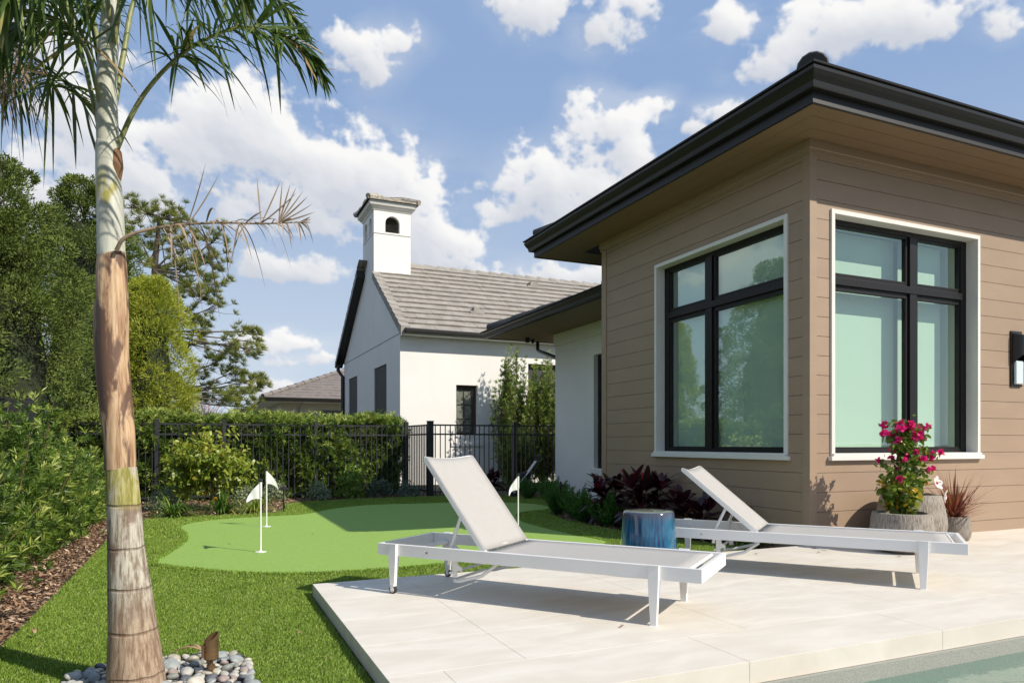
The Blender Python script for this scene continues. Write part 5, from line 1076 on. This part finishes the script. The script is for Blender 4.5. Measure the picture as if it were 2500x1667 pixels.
for i, (x, y, l) in enumerate(((-.58, 4.25, 'foxtail fern furthest from the ti plants at the bed tip'), (-.55, 3.75, 'foxtail fern second from the tip of the house bed'), (-.68, 3.25, 'foxtail fern in front of the far burgundy ti plant'), (-.30, 4.75, 'foxtail fern beside the corner path light'), (-.62, 2.72, 'low foxtail fern left of the blue stool'), (.25, 5.9, 'shaded foxtail fern below the stucco wing'), (.45, 6.6, 'dark foxtail fern in front of the push cart'), (.75, 7.1, 'dark foxtail fern furthest back by the stucco wall'), (.35, 7.3, 'dark foxtail fern beside the push cart wheel'))): fern(l, (x, y, -.1), 20, .44)

# ================================================================== PUSH CART
T = thing('push_cart', 'black folded golf push cart with silver handle tubes standing by the ferns', 'cart', (.55, 7.9, -.08), R(-20)); K = M('black_nylon', (.015, .015, .018), .7)
m = MB(); m.tube([(-.28, -.12, .06), (.10, -.12, .52), (.28, -.12, .78)], .014, 8); m.tube([(-.28, .12, .06), (.10, .12, .52), (.28, .12, .78)], .014, 8); m.obj('handle_tubes', STEEL, T, True)
m = MB(); m.tube([(.24, -.12, .72), (.30, -.12, .81), (.31, -.06, .83), (.31, .06, .83), (.30, .12, .81), (.24, .12, .72)], .019, 8); m.obj('handle_grip', K, T, True)
m = MB(); m.lathe([(.02, 0), (.12, .02), (.13, .2), (.11, .36), (.03, .40)], 14); m.v = [(x*1.3-.12+z*.35, y*.9, z*.9+.14) for x, y, z in m.v]; m.obj('bag', K, T, True)
for y in (-.20, .20):
    m = MB(); m.tube([(-.22, y-.02, .13), (-.22, y+.02, .13)], .13, 24); w_ = m.obj('wheel', RUBBER, T, True); m = MB(); m.tube([(-.22, y-.024, .13), (-.22, y+.024, .13)], .05, 16); m.obj('hub', STEEL, w_, True)

# ================================================================== TREES
CEDAR = leafmat('cedar_foliage', [(0, (.05, .08, .018)), (.5, (.16, .215, .045)), (.8, (.28, .32, .07)), (1, (.40, .40, .12))], .6, .2, .25)
def cedar(label, loc, h, rad, ncl, per=300, base=.2, sz=.075, prof=None, lean=0, name='cedar_tree', mt=CEDAR, asp=.3, tj=.11, cr=.34, flat_=.8):
    T = thing(name, label, 'tree', loc); m = MB(); m.tube([(0, 0, 0), (lean*.3, 0, h*.4), (lean*.8, 0, h*.93)], [.16*rad/1.6, .10*rad/1.6, .02], 10); f = FM(); lb = MB()
    prof = prof or (lambda q: (min(1, .55+q*2.2) if q < .2 else 1)*(1-max(0, q-.25)/.78)**.62)
    for i in range(ncl):
        q = random.random()**.9*(1-base/h)+base/h; th = random.uniform(0, 6.283); Rr = rad*prof(min(q, .995)); lump = 1+.16*math.sin(th*3+q*9)+.12*math.sin(th*5-q*14); jag = name == 'cedar_tree' and random.random() < .14; r = Rr*lump*(random.uniform(1.05, 1.28) if jag else random.uniform(.62, 1.03)); c = np.array([r*math.cos(th)+lean*q, r*math.sin(th), h*q+.12*r])
        if i % 3 == 0: lb.tube([(lean*q*.9, 0, h*q*.93), tuple(c*np.array([.45, .45, 1])-np.array([0, 0, .08])), tuple(c*np.array([.8, .8, 1]))], [.03, .02, .008], 5, False)
        R0 = cr*random.uniform(.6, 1.2)*(1 if q < .85 else .7)*(.6 if jag else 1); n = int(per*random.uniform(.6, 1.2)); d = rng.normal(size=(n, 3)); d /= np.linalg.norm(d, axis=1, keepdims=True); rr = R0*rng.uniform(.35, 1, n)**.5; o_ = d*rr[:, None]*np.array([1, 1, flat_]); out = np.array([math.cos(th), math.sin(th), .35])
        k = (d @ out) > -.45; o_, d_ = o_[k], d[k]; n = len(o_); D = d_*.7+out*.5+rng.normal(size=(n, 3))*.5+np.array([0, 0, .3])
        f.leaves(c+o_, D, sz*rng.uniform(.5, 1.3, n), sz*asp, np.clip(rng.normal(.40+random.gauss(0, .10), tj, n), 0, 1), 0, 1)
    m.obj('trunk', BARK, T, True); lb.obj('branches', BARK, T, True); f.obj('crown', mt, T)
    m = MB(); pr_ = [(max(.03, rad*.5*prof(min(q, .99))), h*q) for q in np.linspace(base/h*.6, .86, 9)]; m.lathe(pr_, 14, wob=lambda t, z: 1+.15*math.sin(t*3+z*2)+.1*math.sin(t*5-z*3)); m.v = [(x+lean*z/h, y, z) for x, y, z in m.v]; m.obj('dark_core', COREM, T, True); return T  # added solid core, keeps the sky from showing through the crown
cedar('tallest dark green cedar at the far left edge, behind the fence', (-8.85, 9.9, -.1), 6.05, 1.75, 330, 420)
cedar('dark green cedar behind the palm trunk, slightly shorter than its neighbour', (-8.55, 17.9, -.1), 8.4, 2.0, 330, 400, .2, .095, cr=.42)
cedar('blue green low cedar between the palm trunk and the yellow bamboo', (-7.6, 14.0, -.1), 4.1, .95, 110, 330)
cedar('dark cedar outside the left fence near the viewpoint', (-10.3, 6.2, -.1), 6.8, 1.8, 170, 300)
cedar('broad dark cedar closing the gap above the left fence', (-9.3, 8.0, -.1), 3.2, 1.4, 110, 320)
BAMB = leafmat('bamboo_leaf', [(0, (.16, .20, .02)), (.4, (.38, .43, .05)), (.8, (.60, .58, .08)), (1, (.80, .58, .10))], .5, .35)
T = cedar('rounded yellow green bamboo clump in front of the pine', (-6.5, 11.45, -.1), 4.45, .80, 260, 260, .3, .10, prof=lambda q: (.85+.15*q/.3 if q < .3 else 1)*(1-max(0, q-.6)/.42)**.45, name='bamboo', mt=BAMB, asp=.15, cr=.26, flat_=1); T['category'] = 'bamboo'
# pine with long needles in tufts
T = thing('pine_tree', 'open crowned pine with long needle tufts and bare grey branches', 'tree', (-7.9, 27.2, -.1)); TL = Vector(T.location); NE = leafmat('pine_needle', [(0, (.07, .10, .02)), (.5, (.20, .24, .045)), (1, (.40, .40, .10))], .5, .25)
def pp(U, Vy, dp=0): d = 30+dp; return cw((U-1176)*.0186*d/30, d, 1+(1018-Vy)*.0186*d/30)
m = MB(); trk = [pp(330, 1050), pp(335, 900), pp(345, 760), pp(355, 620), pp(365, 500)]; m.tube([p-TL for p in trk], [.26, .22, .18, .13, .06], 10); m.obj('trunk', BARK, T, True)
cl = [(330,490,26),(370,500,28),(400,490,24),(420,520,26),(440,560,26),(470,585,26),(490,600,22),(400,560,28),(360,560,26),(310,540,26),(430,610,24),(470,630,22),(500,545,16),(495,655,22),(470,680,24),(440,660,20),(410,640,26),(500,700,18),(450,740,22),(470,760,20),(430,720,24),(560,760,16),(540,790,22),(520,810,22),(575,800,20),(585,785,10),(545,850,22),(600,888,14),(575,900,22),(560,870,18),(500,830,22),(470,850,22),(490,890,22),(530,920,24),(570,935,20),(540,900,20),(600,870,12),(450,790,24),(320,600,26),(380,680,24),(340,680,26),(300,470,20),(585,760,10),(480,920,18)]
lb = MB(); C = []; A = []; TT = []
for (u, v, r) in cl:
    dp = random.uniform(-1.6, 1.6); c = pp(u, v, dp); b = trk[min(4, max(0, int(round((1050-v-30)/140))))]; b = b.lerp(c, .02); md = b.lerp(c, .5)+Vector((random.gauss(0, .25), random.gauss(0, .25), random.uniform(-.25, .1))); lb.tube([b-TL, md-TL, c-TL], [.06, .035, .015], 5, False)
    for k in range(int(r*.75)):
        e = c+Vector((random.gauss(0, 1), random.gauss(0, 1), random.gauss(0, .75)))*r*.0186*.75; s0 = md.lerp(c, random.uniform(.5, 1)); lb.tube([s0-TL, s0.lerp(e, .6)-TL+Vector((0, 0, -.06)), e-TL], [.014, .010, .006], 3, False); q = (e-s0).normalized(); C.append(tuple(e-TL)); A.append((q.x*.6, q.y*.6, q.z*.5+.7)); TT.append(random.gauss(.45, .15))
whorls(f := FM(), C, A, 70, .30, .015, np.array(TT)+.1, 1.1, .03, .5); f.obj('crown', NE, T); lb.obj('branches', M('grey_branch', (.20, .16, .12), .9, .2, 10), T, True)
# pink blossom and bare twigs far off
T = thing('blossom_tree', 'distant bare tree with a little pink blossom behind the hedge', 'tree', (-5.6, 38.4, -.1)); m = MB(); f = FM()
m.tube([(0, 0, 0), (0, 0, 1.6)], [.1, .07], 6)
for i in range(150):
    th = random.uniform(0, 6.28); e = random.uniform(.5, 1.5); ln = random.uniform(1.2, 3.0); d = Vector((math.cos(th)*math.cos(e), math.sin(th)*math.cos(e), math.sin(e))); m.tube([(0, 0, 1.2), tuple(d*ln*.5+Vector((0, 0, 1.3))), tuple(d*ln+Vector((random.gauss(0, .2), 0, 1.2)))], [.03, .02, .008], 3, False)
    if ln < 2.0:
        n = 14; f.leaves(np.array([tuple(d*ln+Vector((0, 0, 1.2)))]*n)+rng.normal(size=(n, 3))*.22, rdir(n), .09, .08, rng.uniform(0, 1, n), 0, 1)
m.obj('branches', M('pale_twig', (.28, .22, .19), .9, .2, 10), T, True); f.obj('blossom', leafmat('pink_blossom', [(0, (.45, .22, .30)), (1, (.68, .42, .50))], .6, .3), T)
# trees behind and beside the viewpoint that the windows mirror
for i, (x, y, h, r, l) in enumerate(((-14.5, 9.5, 6.0, 2.4, 'dark tree beyond the left fence mirrored low in the window'),)): cedar(l, (x, y, -.1), h, r, 130, 230, .3, .13, cr=.55)

# fallen palm strips on the grass by the pebbles and a few dry leaves
def fallen(label, loc, rz, ln, w):
    T = MB(); n = 10; vs = []
    for k in range(n+1):
        u = k/n; ww = w*math.sin(math.pi*min(.97, .08+u*.9))**.6; z = .012+.035*math.sin(u*3.0)*ln/.2; vs += [(u*ln, -ww/2, z+ww*.25), (u*ln, 0, z), (u*ln, ww/2, z+ww*.25)]
    T.add(vs, [(3*k+j, 3*k+3+j, 3*k+4+j, 3*k+1+j) for k in range(n) for j in range(2)]); o = T.obj('fallen_leaf', M('dry_tan_leaf', (.42, .26, .15), .8, .3, 30), None, True); o.location = loc; o.rotation_euler = (0, 0, rz); sd = o.modifiers.new('t', 'SOLIDIFY'); sd.thickness = .002; tag(o, label, 'leaf')
fallen('long dry palm strip lying from the trunk base towards the pebbles', (-5.62, -1.25, -.06), -.35, .17, .018)
fallen('short dry palm strip leaning up on the grass behind the pebbles', (-5.47, -1.28, -.06), 2.2, .13, .014)
fallen('curled reddish dry leaf on the open lawn left of the patio', (-5.0, -1.15, -.055), .8, .035, .016)
fallen('dry brown leaf on the lawn beside the mulch strip', (-6.32, -.55, -.055), 1.9, .07, .02)

for i, (x, y, z, w) in enumerate([(-.35, -.42, .002, 'patio'), (.12, -.9, .002, 'patio'), (-.9, -.25, .002, 'patio'), (1.2, -1.3, .002, 'patio'), (-3.4, -1.9, .002, 'patio'), (-.15, -.22, .002, 'patio'), (-3.2, 1.6, -.072, 'green'), (-4.3, 3.4, -.072, 'green'), (-2.9, 4.6, -.072, 'green'), (-5.2, 2.9, -.072, 'green'), (-2.2, 5.3, -.072, 'green')]):
    fallen('tiny dry leaf fallen on the pale patio stone' if w == 'patio' else 'tiny dry leaf fallen on the putting green', (x, y, z-.008), i*1.7, .035, .012); o = COL.objects[-1]; o['group'] = 'tiny dry leaves fallen on the '+w
